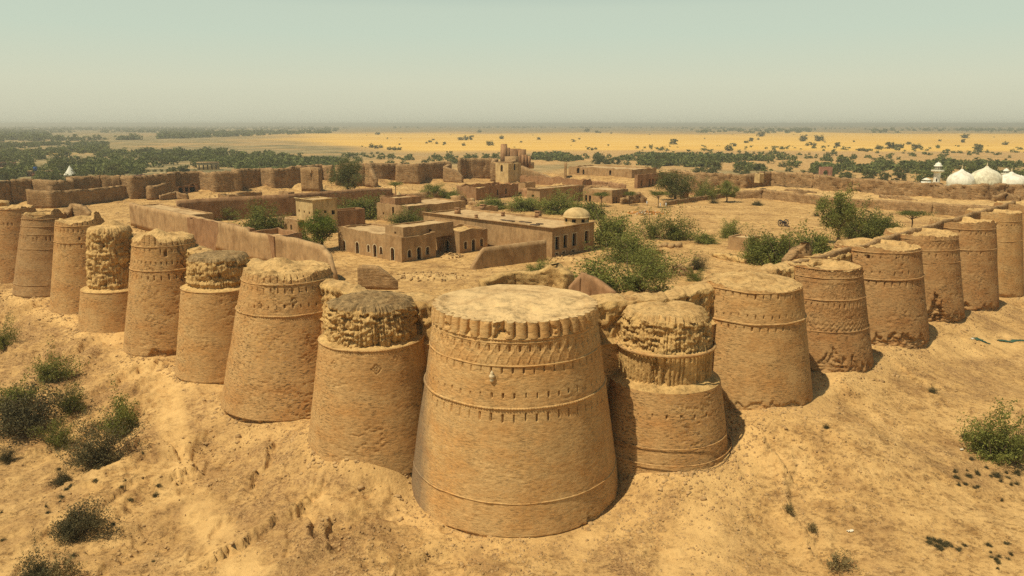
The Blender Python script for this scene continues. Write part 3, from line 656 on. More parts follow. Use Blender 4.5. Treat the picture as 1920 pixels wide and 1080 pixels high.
wallpath('wall_run',None,[(-39,474,16,25.5),(-41,462,16,24.5),(-33,459,16,21.5),(-30,458,16,18.5)],2.6,'mudwall_far',.35,.5,parent=w2,step=.9,rows=9,seed=6,pits=.4)
wallpath('wall_run',None,[(-33,474,16,28.5),(-30,482,16,28.5),(-18,486,16,28.5),(-10,488,16,28.3),(-12,468,16,27.2),(0,466,16,27.2),(2,486,16,28)],2.6,'mudwall_far',.35,.5,parent=w2,step=.9,rows=9,seed=7,pits=.4)
for lab,pts,sd in (('isolated tower stump standing before the far left wall with two round holes',[(-111,399,16,27.3),(-105,398,16,27.6),(-101,397,16,27.2)],11),):
    wallpath('tower_stump',lab,pts,4,'mudwall',.4,.4,'ruin',seed=sd)
wallpath('ruined_bastion','crumbling open bastion left of the big tree with a dark cave in its face',[(-97,420,16,27),(-95,426,16,28.3),(-83,428,16,28.2),(-80,425,16,27.5),(-76,420,16,20)],3,'mudwall_far',.6,.5,'ruin',seed=13,pits=.9)
# inner walls near the left corner
wallpath('long_mud_wall','long dark ragged mud wall in front of the far left corner',[(*at(x,y,16),16,zt) for x,y,zt in ((55,386,23),(100,386,21.8),(180,377,21.6),(265,367,21.8))],2.2,'mudwall',.35,.5,seed=21)
wallpath('broken_wall','short broken wall stub right of the long dark ragged wall',[(*at(x,y,16),16,zt) for x,y,zt in ((272,368,20),(285,371,21.5),(308,368,22),(312,361,22.5))],2.2,'mudwall',.45,.9,seed=22,pits=.5)
# right far wall
w=thing('far_wall','long crumbling far right wall of layered mud below the white domes','wall',(150,365,16))
FRW=[(88,412,25.0),(92,392,24.6),(101,381,24.8),(117,379,24.5),(134,392,25),(147,380,25.2),(151,375,25.2),(152,362,24.4),(163,360,24),(172,351,24.2),(168,344,24.2),(178,336,23.8),(187,331,23.8),(184,324,23.6),(196,313,24.4),(211,315,24.6),(216,303,24.8),(232,300,25.5)]
wallpath('wall_run',None,[(x,y,15.5,z+.7) for x,y,z in FRW],3.2,'mudwall_far',.5,.7,parent=w,step=.8,rows=12,seed=31,pits=.7)
TER=[(*at(x,y,15),15,zt) for x,y,zt in ((1378,372,18.4),(1430,372,19.4),(1480,378,19.2),(1540,384,18.8),(1610,389,18.6),(1680,394,18.8),(1750,400,19.2),(1830,410,20),(1910,428,22))]
o=wallpath('terrace_wall','long low reddish retaining wall across the far side of the sandy court',TER,2.0,'mudwall',.35,.45,seed=33,pits=.5)
# earth bank between retaining wall and far right wall
def bank():
    a=np.array([(p[0],p[1],p[3]-.3) for p in TER]); b=np.array([(x,y,z) for x,y,z in ((101,379,17.6),(118,377,18),(134,388,18.5),(150,372,18.4),(164,356,18.3),(176,340,18.2),(190,326,18.4),(206,314,18.8),(225,304,20))])
    k=np.linspace(0,1,50)[:,None]; ia=np.linspace(0,len(a)-1,160); A=np.stack([np.interp(ia,range(len(a)),a[:,i]) for i in range(3)],-1);B=np.stack([np.interp(ia,range(len(b)),b[:,i]) for i in range(3)],-1)
    P=A[None]*(1-k[...,None])+B[None]*k[...,None]
    P[...,2]+=(.55*fbm(P[...,0]/4,P[...,1]/4,61,4)+.35*ridge(P[...,0]/2,P[...,1]/2,62,3))*sst(k,0,.1)
    o=gridobj('earth_bank',P,M['rubble']); tag(o,kind='structure')
bank()
# walls near the viewer inside the fort
wallpath('enclosure_wall','brown free standing wall with a slanting broken left end before the domed house',[(*at(884,505,15.2),15.2,15.8),(*at(900,502.5,15.2),15.2,19.2),(*at(908,501,15.2),15.2,20.1),(*at(946,496,15.2),15.2,20.2),(*at(1022,486,15.2),15.2,20.3)],.9,'plaster',.05,.08,seed=41,pits=.03)
wallpath('wall_stub','short dark wall stub with a sloping right end before the arched house',[(*at(672,532,17),17,20.4),(*at(680,532,17),17,21),(*at(708,533,17),17,21),(*at(728,534,17),17,19.5),(*at(746,533,17),17,17.8)],1.0,'mudwall',.08,.12,seed=43,step=.5)
wallpath('gabled_wall','small dark gable ended mud wall right behind the corner bastion',[(*at(1066,557,23),23,24.6),(*at(1090,557,23),23,27),(*at(1112,560,23),23,26.6),(*at(1152,569,23),23,24.8)],.9,'plaster_red',.05,.12,seed=45,pits=.08,step=.5)
wallpath('rampart_ruin','low pale ruin on the rampart behind the corner bastion with two small dark openings',[(*at(905,545,24),24,25.6),(*at(960,537,24),24,26.6),(*at(1010,535,24),24,26.4),(*at(1040,534,24),24,27.6),(*at(1066,540,24),24,26.4)],2.2,'core',.25,.35,seed=47,step=.4,rows=14)
wallpath('rampart_ruin','jagged rock like mud remnant on the right rampart crest',[(*at(1474,496,23.5),23.5,24.4),(*at(1490,494,23.5),23.5,26.6),(*at(1506,494,23.5),23.5,27.4),(*at(1512,496,23.5),23.5,25.4)],2.0,'mudwall',.35,.5,seed=49,step=.4,rows=14)
wallpath('rampart_parapet','thin ragged parapet along the crest of the right rampart',[(x+2.5,y+5,24,z) for x,y,z in ((39,121,24.4),(50,131,25.2),(60,139,25.4),(72,150,25.6),(88,165,26),(105,181,26.2),(124,198,26.6),(150,222,27))],.8,'mudwall',.15,.45,seed=51)
wallpath('rampart_parapet','broken parapet stump beside the tops of the left row towers',[(*at(126,402,26),25,26.5),(*at(137,398,26),25,28.3),(*at(160,404,26),25,28.6),(*at(170,407,26),25,27)],1.2,'mudwall',.2,.4,seed=53)
wallpath('court_wall','low straight court wall running right from the white clad people',[(*at(1245,386,15),15,17),(*at(1300,378,15),15,17),(*at(1362,370,15),15,17.2)],1.0,'mudwall',.12,.15,seed=55)
wallpath('courtyard_wall','long shaded enclosure wall behind the small arched gatehouse',[(*at(335,420,15),15,23.4),(*at(430,412,15),15,23.4),(*at(540,405,15),15,23.4),(*at(690,388,15),15,23.0),(*at(735,383,15),15,22)],1.0,'plaster_red',.06,.1,seed=57,pits=.05)
# ------------------------------------------------------------------ houses
U=np.array((-.72,.694));Vv=np.array((.694,.72))
def facepanel(mb,A,d,L,zb,zt,nrm,ops,topz,wins,frames,vdepth=.7):
    """one wall face from A along d; ops: (u0,u1,v0,v1,arch) openings"""
    us={0,L};vs={zb,zt}
    for u0,u1,v0,v1,a in ops: us|={u0,u1};vs|={v0,v1}
    x=0
    while x<L: us.add(x);x+=1.7
    us=sorted(us);vs=sorted(vs);us=[u for i,u in enumerate(us) if i==0 or u-us[i-1]>1e-6]
    P=lambda u,v,o=0:(A[0]+d[0]*u+nrm[0]*o,A[1]+d[1]*u+nrm[1]*o,v)
    for i in range(len(us)-1):
        for j in range(len(vs)-1):
            cu=(us[i]+us[i+1])/2;cv=(vs[j]+vs[j+1])/2
            if any(u0<cu<u1 and v0<cv<v1 for u0,u1,v0,v1,a in ops): continue
            tz=[vs[j+1]]*2 if j<len(vs)-2 else [topz(*P(us[i],0)[:2]),topz(*P(us[i+1],0)[:2])]
            mb.quad(P(us[i],vs[j]),P(us[i+1],vs[j]),P(us[i+1],tz[1]),P(us[i],tz[0]))
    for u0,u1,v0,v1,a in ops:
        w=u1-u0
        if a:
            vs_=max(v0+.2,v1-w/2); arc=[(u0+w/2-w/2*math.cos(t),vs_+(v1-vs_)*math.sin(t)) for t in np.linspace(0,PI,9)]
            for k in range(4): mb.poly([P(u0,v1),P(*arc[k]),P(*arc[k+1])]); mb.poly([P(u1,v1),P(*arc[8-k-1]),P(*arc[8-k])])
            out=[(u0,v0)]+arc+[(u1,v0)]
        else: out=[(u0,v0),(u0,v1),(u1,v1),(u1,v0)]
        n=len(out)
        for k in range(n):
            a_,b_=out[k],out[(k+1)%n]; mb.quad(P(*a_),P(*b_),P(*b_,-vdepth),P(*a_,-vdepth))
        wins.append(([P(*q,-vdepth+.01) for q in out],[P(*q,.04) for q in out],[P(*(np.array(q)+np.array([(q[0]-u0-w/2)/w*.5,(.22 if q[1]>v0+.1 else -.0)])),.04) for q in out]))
def house(label,nb,ty,xl,xr,zb=15.,Lop=(),Rop=(),mat='plaster',par=.6,jit=.08,cat='house',group=None,name='mud_house',roof='roof',NX=None,frame=False,lens=None,depth=.7,lip=False,roofbump=.12):
    n=np.array(at(nb[0],nb[1],zb) if NX is None else NX)
    zt=z_of(n[0],n[1],ty)
    if lens: lu,lv=lens
    else:
        lu=bis(lambda q: proj(n[0]+U[0]*q,n[1]+U[1]*q,zt)[0]-xl,0.3,150); lv=bis(lambda q: proj(n[0]+Vv[0]*q,n[1]+Vv[1]*q,zt)[0]-xr,0.3,150)
    sd=int(abs(nb[0])+nb[1])
    t=thing(name,label,cat,(n[0],n[1],zb),group)
    c=[n,n+Vv*lv,n+U*lu+Vv*lv,n+U*lu]
    topz=lambda x,y: zt+jit*float(fbm(x/2.3,y/2.3,sd,3))*2+jit*.5*float(n2(x/.7,y/.7,sd))
    def conv(face,op):
        px,w,s,h=op[:4]; arch=op[4] if len(op)>4 else False
        d=U if face=='L' else Vv; u=bis(lambda q: proj(n[0]+d[0]*q,n[1]+d[1]*q,zb+s+h/2)[0]-px,0,120)
        return (max(.15,u-w/2),min((lu if face=='L' else lv)-.15,u+w/2),zb+s,zb+s+h,arch)
    mb=MB();wins=[]
    facepanel(mb,n,U,lu,zb-1,zt,-Vv,[conv('L',o) for o in Lop],topz,wins,None,depth)
    facepanel(mb,n,Vv,lv,zb-1,zt,-U,[conv('R',o) for o in Rop],topz,wins,None,depth)
    facepanel(mb,c[3],Vv,lv,zb-1,zt,U,[],topz,wins,None)
    facepanel(mb,c[1],U,lu,zb-1,zt,Vv,[],topz,wins,None)
    tk=.5; inn=[n+U*tk+Vv*tk,n+Vv*(lv-tk)+U*tk,n+U*(lu-tk)+Vv*(lv-tk),n+U*(lu-tk)+Vv*tk]
    for k in range(4):                                              # wall crown and inner side of the parapet
        a,b_=c[k],c[(k+1)%4];ia,ib=inn[k],inn[(k+1)%4]; L=np.linalg.norm(b_-a);m_=max(1,int(L/1.7))
        for q in range(m_):
            s0,s1=q/m_,(q+1)/m_; A0,A1=a+(b_-a)*s0,a+(b_-a)*s1;B0,B1=ia+(ib-ia)*s0,ia+(ib-ia)*s1
            z0,z1=topz(*A0),topz(*A1)
            mb.quad((*A0,z0),(*A1,z1),(*B1,z1),(*B0,z0)); mb.quad((*B0,z0),(*B1,z1),(*B1,zt-par-.3),(*B0,zt-par-.3))
    mb.build('walls',M[mat],t)
    if lip:                                                          # projecting drip course below the roof edge
        lb=MB(); e=.22
        for a,d,L in ((n-Vv*e-U*e,U,lu+2*e),(n-U*e,Vv,lv+e)):
            q=a+d*L/2+(Vv if d is U else U)*e/2*0
            lb.box((q[0],q[1],zt+.02+jit),L if True else 0,.5,.22,math.atan2(d[1],d[0]))
        lb.build('roof_edge',M[mat],t)
    nu,nv=max(3,int(lu/1.1)),max(3,int(lv/1.1)); a=np.linspace(tk-.1,lu-tk+.1,nu)[:,None];b_=np.linspace(tk-.1,lv-tk+.1,nv)[None,:]
    X=n[0]+U[0]*a+Vv[0]*b_;Y=n[1]+U[1]*a+Vv[1]*b_; Z=zt-par+roofbump*fbm(X/1.7,Y/1.7,sd+4,4)*2
    gridobj('roof',np.stack([X,Y,Z],-1),M[roof],t)
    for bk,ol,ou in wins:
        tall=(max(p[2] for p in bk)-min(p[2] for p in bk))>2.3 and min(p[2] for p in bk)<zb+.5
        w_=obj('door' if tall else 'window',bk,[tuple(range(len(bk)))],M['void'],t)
        if frame:
            k=len(ol); obj('frame',ol+ou,[(i,i+1,k+i+1,k+i) for i in range(k-1)]+([(k-1,0,k,2*k-1)] if not tall else []),M['frame'],w_)
    return t,n,zt,lu,lv
A_=True
t,n,zt,lu,lv=house('single storey house with a row of arched doors and windows, largest in the middle ground',(754,493),445,633,817,15,
  [(645,1.5,.1,3.0,A_),(670,1.5,.1,3.2,A_),(691,1.1,1.1,2.0,A_),(703,1.4,.1,3.4,A_),(714.5,1.1,1.1,2.1,A_),(736,1.5,.1,3.4,A_)],[(768,1.1,1.1,2.0,A_),(786,1.4,.1,3.4,A_),(802,1.1,1.1,2.1,A_)],jit=.22,frame=True,par=.5)
house('low roof room standing on the arched house, small square window in each side',(0,0),427,722,850,zt-.6,[(741,.8,.7,.6)],[(807,.9,.7,.7)],NX=n+U*2.0+Vv*2.2,par=.35,name='roof_room',cat='roof room')
house('arched wing right of the row house with one pale arched doorway on its left side',(862,476),434,817,914,15,[(838,1.6,.1,3.2,A_)],[(873,1.1,1.1,2.1,A_),(888,1.3,.1,3.4,A_),(903,1.1,1.2,2.2,A_)],jit=.25,frame=True,par=.5,roof='rubble',roofbump=.3)
# domed house
t,n,zt,lu,lv=house('long flat roofed house with a pale dome over its right front corner',(1035,483),429,794,1114,15,[],
  [(1045,1.7,1.9,3.5),(1060,1.7,2.0,3.5),(1077,1.7,2.1,3.5),(1100,1.7,2.2,3.5),(1044,1.2,.5,.6),(1057,1.2,.5,.6),(1075,1.2,.5,.6),(1098,1.2,.5,.6)],jit=.05,frame=True,par=.45,mat='plaster',lip=True)
dc=np.array(at(1081,418,zt-.2)); r=26/F*math.hypot(dc[0],dc[1]-0)*1.0
d=thing('dome','smooth pale plaster dome on a low drum with dark openings on the house roof','dome',(dc[0],dc[1],zt-.5))
mb=MB();openings=[]
nseg=40; hh=2.0
for k in range(nseg):
    t0,t1=2*PI*k/nseg,2*PI*(k+1)/nseg; hole=(k%5 in (2,3))
    pt=lambda tt,q,z:(dc[0]+q*math.cos(tt),dc[1]+q*math.sin(tt),zt-.5+z)
    R1=r*.88
    if not(hole and k%5==3): wn=MB()
    if hole:
        mb.quad(pt(t0,R1,0),pt(t1,R1,0),pt(t1,R1,.8),pt(t0,R1,.8)); mb.quad(pt(t0,R1,1.75),pt(t1,R1,1.75),pt(t1,R1,hh),pt(t0,R1,hh))
        wn.quad(pt(t0,R1-.35,.8),pt(t1,R1-.35,.8),pt(t1,R1-.35,1.75),pt(t0,R1-.35,1.75))
        mb.quad(pt(t0,R1,.8),pt(t1,R1,.8),pt(t1,R1-.4,.8),pt(t0,R1-.4,.8)); (openings.append(wn) if k%5==2 else None)
    else: mb.quad(pt(t0,R1,0),pt(t1,R1,0),pt(t1,R1,hh),pt(t0,R1,hh))
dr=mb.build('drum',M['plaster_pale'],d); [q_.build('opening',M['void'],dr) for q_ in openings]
mb=MB(); mb.lathe([(r*.86,hh-.1),(r*1.0,hh),(r*1.0,hh+.25)]+[(r*.97*math.cos(a),hh+.25+r*.62*math.sin(a)) for a in np.linspace(0,PI/2-.02,14)],(dc[0],dc[1],zt-.5),40); mb.build('dome_shell',M['plaster_pale'],d,True)
for px,py,s in ((858,400,1.5),(905,393,1.5),(1009,407,1.6),(943,404,.9),(893,408,.8)):
    q=at(px,py,zt-.3); ch=MB(); ch.box((*q,zt-.6),s,s,1.2*s,.78,.82); ch.box((*q,zt-.6+1.2*s),s*1.05,s*1.05,.25,.78); ch.build('chimney',M['plaster_red'],t)
sl=MB()
for px,py,a,b_ in ((952,414,5,1),(985,417,4,1.2),(1003,422,2.5,1.5),(1012,420,2,1)):
    q=at(px,py,zt-.4); sl.box((*q,zt-.55),a,b_,.35,-.75)
sl.build('roof_skylight',M['wood'],t)
# houses behind
t,n,zt,lu,lv=house('pale house with one tiny window, dark long side turned right, behind the arched house',(766,421),387,706,873,15,[(719,.9,2.4,.8),(737,1.2,2.6,3.0)],[],jit=.1,par=.4)
house('reddish roof block set back on the house with the tiny window',(0,0),372,712,790,zt-.5,NX=np.array(at(741,386,zt-.5)),mat='plaster_red',jit=.08,par=.5,name='roof_room',cat='roof room')
house('low reddish house with hollow roof court behind the roof block',(742,383),369,697,772,15,mat='plaster_red',NX=np.array(at(742,390,15)),jit=.15,par=1.4)
house('tall pale yellow tower house with three small square windows near its roof',(589,440),376,554,631,15,[(561,.8,6.7,.8),(570.5,.8,6.6,.8),(580,.8,6.5,.8)],[(610,.9,6.6,.9),(625,1.3,5.9,1.4)],mat='plaster_pale',jit=.06,par=.3,name='tower_house',lip=True)
t,n,zt,lu,lv=house('dark brown block with stepped roof attached behind the tall yellow tower house',(633,428),396,614,684,15,mat='plaster_red',jit=.08,par=1.2)
house('small gatehouse with one arched opening above the long shaded wall',(542,389),361,522,552,18,[(533,2.0,.4,3.2,A_)],[],jit=.1,par=.3,name='gatehouse',cat='gatehouse')
t,n,zt,lu,lv=house('low arcade house with small arches left of the tall yellow tower house',(560,438),413,520,575,15,[(536,1.2,.8,1.8,A_),(546,1.2,.8,1.8,A_)],[],mat='plaster',jit=.15,par=.3)
# long enclosure on the left with roofs behind it
zq=17.5
n=np.array(at(640,527,17)); 
EW=[(*at(628,519,16.5),16.5,17.5),(*at(620,514,16.5),16.5,21.0),(*at(606,508,16.5),16.5,22.5),(*at(560,494,16.5),16.5,22.7),(*at(466,478,16.5),16.5,22.7),(*at(466,478,16.5),16.5,23.6),(*at(360,446,16.5),16.5,23.4),(*at(249,417,16.5),16.5,23.2)]
wallpath('enclosure_wall','very long sunlit plaster wall running back from the arched house behind the left bastions',EW,1.1,'plaster',.05,.14,seed=61,pits=.04,step=1.5)
house('flat roofed block at the far left end of the long sunlit wall, sandy roof',(0,0),404,252,400,16,NX=np.array(at(345,447,16))+Vv*1.2,jit=.08,par=.35,mat='plaster')
house('low rubble roofed range behind the middle of the long sunlit wall',(0,0),430,350,478,16,NX=np.array(at(463,483,16))+Vv*1.4,jit=.25,par=.3,mat='plaster_red',roof='rubble',roofbump=.3)
house('dark sided roofless house at the near end of the long sunlit wall',(0,0),443,470,566,15.5,NX=np.array(at(508,497,15.5))+Vv*1.2,jit=.2,par=1.3,mat='plaster_red')
# middle distance
house('ruined long range with broken wall tops and two dark windows below the white tower',(893,376),351,856,972,15,[],[(933,1.2,1.6,2.6),(949,1.2,1.8,2.6)],jit=.45,par=1.5,mat='plaster_red',roof='rubble')
house('flat roofed brown house with projecting eaves left of the three small court trees',(1012,385),355,988,1095,15,[(999,1.4,3.4,1.0)],[(1044,1.0,3.6,1.2),(1063,1.1,3.6,1.3)],jit=.06,par=.25,lip=True)
house('low house with small doors behind the three small court trees',(1147,382),357,1093,1178,15,[(1099,1.4,.1,2.8),(1106,1.4,.1,2.8)],[(1151,1.2,.2,2.6),(1156,1.2,.2,2.6),(1169,1.2,.6,2.4)],jit=.12,par=.3)
house('ruined roofless range behind the flat roofed house, ragged wall tops',(1092,352),338,975,1109,15,[],[],jit=.6,par=2.5,mat='plaster_red',roof='rubble')
house('bright pale tower with a dark arched window on each side, standing in the far court',(953,343),307,929,977,15,[(940.5,2.0,6.5,4.2,A_)],[(965,1.7,7.5,3.6,A_)],mat='plaster_pale',jit=.06,par=.3,name='tower_house')
house('small dark colonnade house left of the bright pale tower',(893,331),312,889,930,16,[],[(899,2.0,.2,4.4),(909,2.4,.2,4.4),(916.5,2.0,.2,4.4),(923,2.0,.2,4.4)],jit=.12,par=.3,mat='plaster_red',depth=2)
house('long far range with pale buttressed front and small arched windows',(1184,343),318,1066,1231,15,[(1084,2.2,4.0,3.5,A_),(1094,1.5,3.4,3.2,A_),(1144,1.6,4.0,3.0,A_)],[],mat='plaster',jit=.3,par=.6)
wallpath('round_turret','stubby round corner turret at the left end of the long far range',[(*at(1058,338,15),15,26),(*at(1062,338,15),15,26.2)],5,'mudwall',.3,.3,'tower',seed=71)
house('low brown house with dark doorways before the long far range',(1195,353),328,1190,1254,15,[],[(1203,1.6,1,3),(1218,2.0,.3,4.2),(1224,1.8,.3,4.2),(1231,1.8,.3,4.2)],mat='plaster_red',jit=.1,par=.3,depth=1.5)
house('little windowless cube hut among bushes on the sandy court edge',(1402,472),447,1366,1425,15,jit=.06,par=.45)
house('ruined house with three dark doorways below a small roof kiosk on the far right wall',(1393,362),338,1386,1445,15.5,[],[(1404,2.6,.6,4.6),(1414,2.0,1.2,4.0),(1423,2.4,1.2,3.6),(1436,3.0,2.5,3.4)],jit=.5,par=1.0,mat='plaster_red',depth=2)
house('small pale roof kiosk perched on the ruined house of the far right wall',(1424,339),327,1415,1433,23,[],[],mat='plaster_pale',jit=.3,par=1.0,name='roof_kiosk',cat='kiosk')
house('ruined red turret left of the round court tree by the far right wall',(1312,366),341,1292,1317,15,[],[],mat='plaster_red',jit=.5,par=1.0,name='turret',cat='turret')
house('low shaded house with arched doors at the foot of the far left wall',(310,366),351,306,371,16,[],[(327,2.0,.3,3.4,A_),(339,2.0,.3,3.6,A_),(350,1.6,1,3,A_),(361,3.0,.6,4.0,A_)],mat='plaster_red',jit=.3,par=.4,depth=1.5)
# gate on the far corner
g=thing('gate_ruin','tall ruined gate block with broken turrets and posts on the far corner','gate',(*at(965,312,24),24))
def gblock(nm,px,py,zb,ty,w,d,m,tp=1.0):
    q=at(px,py,zb);zt=z_of(*q,ty);b_=MB();b_.box((q[0],q[1],zb),w,d,zt-zb,.80,tp);b_.build(nm,M[m],g)
gblock('turret',945,316,22,270,3.2,4,'plaster_red',.8); gblock('turret',950,314,22,277,3,3.4,'plaster_red'); gblock('gate_block',961,318,20,279,9,7,'plaster_red'); gblock('gate_block',958,322,20,293,8,6,'plaster'); gblock('turret',976,318,20,280,5.4,5,'plaster_red')
gblock('gate_block',966,300,26,288,9,2,'plaster_pale')
for px in (981,986,992): gblock('post',px,314,22,292 if px>990 else 290,1.6,1.6,'plaster_red')
gblock('gate_block',988,316,18,304,9,6,'plaster')
# ramp down from the gate
def ramp_():
    a0=np.array((*at(978,312,24),24.));a1=np.array((*at(1050,340,15),15.2)); pts=[];k=np.linspace(0,1,40)
    pth=[(*(a0[:2]+(a1[:2]-a0[:2])*q),15,15.3+9.0*(1-q)) for q in k]
    wallpath('gate_ramp','long sloping earth ramp with pale top leading down from the far gate',pth,7,'plaster',.2,.15,'ramp',seed=81)
ramp_()
# ------------------------------------------------------------------ mosque beyond the wall
def onion(cx,cy,zb,r,h,label,mat='white',drum=4.0):
    t=thing('mosque_dome',label,'dome',(cx,cy,zb-drum),'mosque domes')
    mb=MB(); mb.lathe([(r*.93,-drum),(r*.93,0)],(cx,cy,zb),36); mb.lathe([(r*.93,0),(r*1.04,.05),(r*1.04,.35),(r*.95,.4)],(cx,cy,zb),36); mb.build('drum',M['white'],t,False)
    pr=[(.93,0),(.99,.12),(1.0,.24),(.97,.38),(.90,.50),(.78,.62),(.62,.72),(.44,.80),(.27,.86),(.15,.92),(.08,1.0)]
    mb=MB(); mb.lathe([(r*a,.4+h*b_) for a,b_ in pr],(cx,cy,zb),36); mb.build('dome_shell',M[mat],t,True)
    mb=MB(); mb.lathe([(.25,h*.98),(.5,h+.5),(.2,h+.9),(.35,h+1.4),(.08,h+1.9),(.03,h+3.2)],(cx,cy,zb+.2),10); mb.build('finial',M['frame'],t,True)
MX=[(1800,349,19.3,26,'white',1),(1846,349,23.5,30,'whitepatch',1.0),(1893,350,21,22,'white',1)]
labs=['leftmost white mosque dome, nearest the tall minaret','tallest middle white mosque dome with a stained band','right white mosque dome close to the picture edge']
zmq=15.0
for (px,py,rw,hp,mt,_),lb in zip(MX,labs):
    q=np.array(at(px,py,zmq)); r=rw/F*math.hypot(*q)*1.04
    onion(q[0],q[1],zmq,r,hp/F*math.hypot(*q),lb,mt,5)
qa=np.array(at(1770,352,zmq));qb=np.array(at(1925,352,zmq)); dirv=(qb-qa)/np.linalg.norm(qb-qa); nv=np.array((-dirv[1],dirv[0]))
mb=MB(); cc=(qa+qb)/2+nv*2; mb.box((cc[0],cc[1],0),np.linalg.norm(qb-qa),17,zmq-3.4,math.atan2(dirv[1],dirv[0])); mo=mb.build('mosque_hall',M['white']); tag(mo,'white mosque hall under the three domes, hidden but for its roof edge','mosque')
def minaret(px,ytop,ybal,zb,rpx,ref,label):
    q=np.array(at(*ref)); D=math.hypot(*q); r=rpx/F*D; zt=z_of(*q,ytop);zbal=z_of(*q,ybal)
    t=thing('minaret',label,'minaret',(q[0],q[1],zb),'mosque minarets')
    mb=MB(); mb.lathe([(r*1.15,0),(r,zbal-zb)],(q[0],q[1],zb),16); sh=mb.build('shaft',M['white'],t,True)
    hl=MB()
    for zz in (zbal-5,zbal-9):
        dd=-q/D; s=np.array((-dd[1],dd[0])); c=q+dd*(r*1.03); 
        hl.quad(*[(c[0]+s[0]*a,c[1]+s[1]*a,zz+b_) for a,b_ in ((-.35,-.9),(.35,-.9),(.35,.9),(-.35,.9))])
    hl.build('window',M['void'],t)
    mb=MB(); mb.lathe([(r,-.9),(r*1.9,-.2),(r*1.9,.8),(r*1.75,.8),(r*1.75,0),(r*.5,0)],(q[0],q[1],zbal),16); mb.build('balcony',M['whitepatch'],t)
    mb=MB(); h=zt-zbal
    for k in range(8):
        a=2*PI*k/8; mb.box((q[0]+r*.85*math.cos(a),q[1]+r*.85*math.sin(a),zbal),.35,.35,h*.55,a)
    mb.lathe([(r*.5,0),(r*.5,h*.55)],(q[0],q[1],zbal),12); mb.build('lantern',M['white'],t)
    mb=MB(); mb.lathe([(r*1.25,h*.52),(r*1.25,h*.6),(r,h*.6)]+[(r*math.cos(a),h*.6+h*.32*math.sin(a)) for a in np.linspace(0,1.4,8)]+[(.1,h)],(q[0],q[1],zbal),16); mb.build('cap',M['white'],t,True)
minaret(1754,303,321,0,5,(1754,354,13),'tall white minaret with a round balcony standing left of the domes')
minaret(1884,315,327,0,3.6,(1884,340,15),'slim minaret top seen between the middle and right domes')
def kiosk(px,ytop,zb,wpx,ref,label):
    q=np.array(at(*ref));D=math.hypot(*q);r=wpx/F*D/2;zt=z_of(*q,ytop);h=zt-zb
    t=thing('roof_pavilion',label,'pavilion',(q[0],q[1],zb))
    mb=MB(); mb.box((q[0],q[1],zb-9),r*2,r*2,9.2,.6); mb.build('base',M['white'],t)
    for k in range(6):
        a=2*PI*k/6; p=MB(); p.tube([(q[0]+r*.8*math.cos(a),q[1]+r*.8*math.sin(a),zb),(q[0]+r*.8*math.cos(a),q[1]+r*.8*math.sin(a),zb+h*.5)],.22,6); p.build('column',M['white'],t)
    mb=MB(); mb.lathe([(r*1.25,h*.46),(r*1.2,h*.55),(r*.9,h*.55)]+[(r*.9*math.cos(a),h*.55+h*.36*math.sin(a)) for a in np.linspace(0,1.45,7)]+[(.08,h)],(q[0],q[1],zb),16); mb.build('cap',M['white'],t,True)
kiosk(1735.5,333,16,11,(1735.5,350,13),'small domed white pavilion left of the tall minaret')
kiosk(1912,328,16,13,(1912,350,13),'small beige domed pavilion right of the last white dome')
# ------------------------------------------------------------------ things outside the far walls
def outhouse(label,px,py,wm,dm,hm,mat,rot=.2,name='village_house',ops=0):
    q=at(px,py,0); t=thing(name,label,'house',(q[0],q[1],0)); b_=MB(); b_.box((*q,-.5),wm,dm,hm+.5,rot); b_.build('walls',M[mat],t)
    r_=MB(); r_.box((*q,hm),wm*1.06,dm*1.08,.35,rot); r_.build('roof',M['roof'],t)
    if ops:
        o_=MB(); ca,sa=math.cos(rot),math.sin(rot)
        for k in range(ops):
            x=(k+.5)/ops*wm-wm/2; y=-dm/2-.03
            a=[(x-.6,y,.3),(x+.6,y,.3),(x+.6,y,hm*.7),(x-.6,y,hm*.7)]; o_.quad(*[(q[0]+u*ca-v*sa,q[1]+u*sa+v*ca,z) for u,v,z in a])
        o_.build('doorway',M['void'],t)
outhouse('small red brick house at the far left edge among dark trees',14,313,16,9,5.5,'pink',.3,ops=3)
outhouse('flat roofed village house with a long thin veranda roof in the left trees',78,330,20,9,5,'pink',.25,ops=4)
outhouse('two storey pale house beyond the round trees left of centre',391,318,22,10,8,'plaster_pale',.25,ops=5)
q=at(78,319,6); b_=MB(); b_.lathe([(0,0),(1.6,0),(1.6,3.4),(1.4,3.8),(0,3.9)],(q[0]-6,q[1],0+5.3),14); tag(b_.build('water_tank',M['blue'],None,True),'blue water tank standing on a village house roof at left','tank')
q=at(133,333,2); D=math.hypot(*q)
t=thing('shrine','white cone roofed shrine on a pink round base in the left trees','shrine',(q[0],q[1],0)); r=9.2/F*D
b_=MB(); b_.lathe([(r*.9,-.5),(r*.9,4.6)],(q[0],q[1],0),16); b_.build('base',M['pink'],t)
b_=MB(); b_.lathe([(r*1.05,4.4),(r*.78,6.3),(r*.45,9),(r*.16,11.6),(.1,13)],(q[0],q[1],0),16); b_.build('cone_roof',M['white'],t)
wallpath('village_wall','low pink village wall just beyond the far left wall',[(*at(206,338,2),0,5.2),(*at(240,337,2),0,5.2),(*at(272,333,2),0,5.2)],.6,'pink',.05,.08,seed=91)
wallpath('village_wall','thin pale village wall behind the white cone roofed shrine',[(*at(140,322,1),0,3.4),(*at(190,320,1),0,3.4),(*at(262,317,1),0,3.2)],.6,'plaster',.05,.08,seed=92)
q=at(1548,335,2); D=math.hypot(*q); w_=22/F*D; rot=.1
g=thing('arched_gate','lonely brick gateway with one arch beyond the far right wall','gate',(q[0],q[1],0)); b_=MB(); zt=z_of(*q,313)
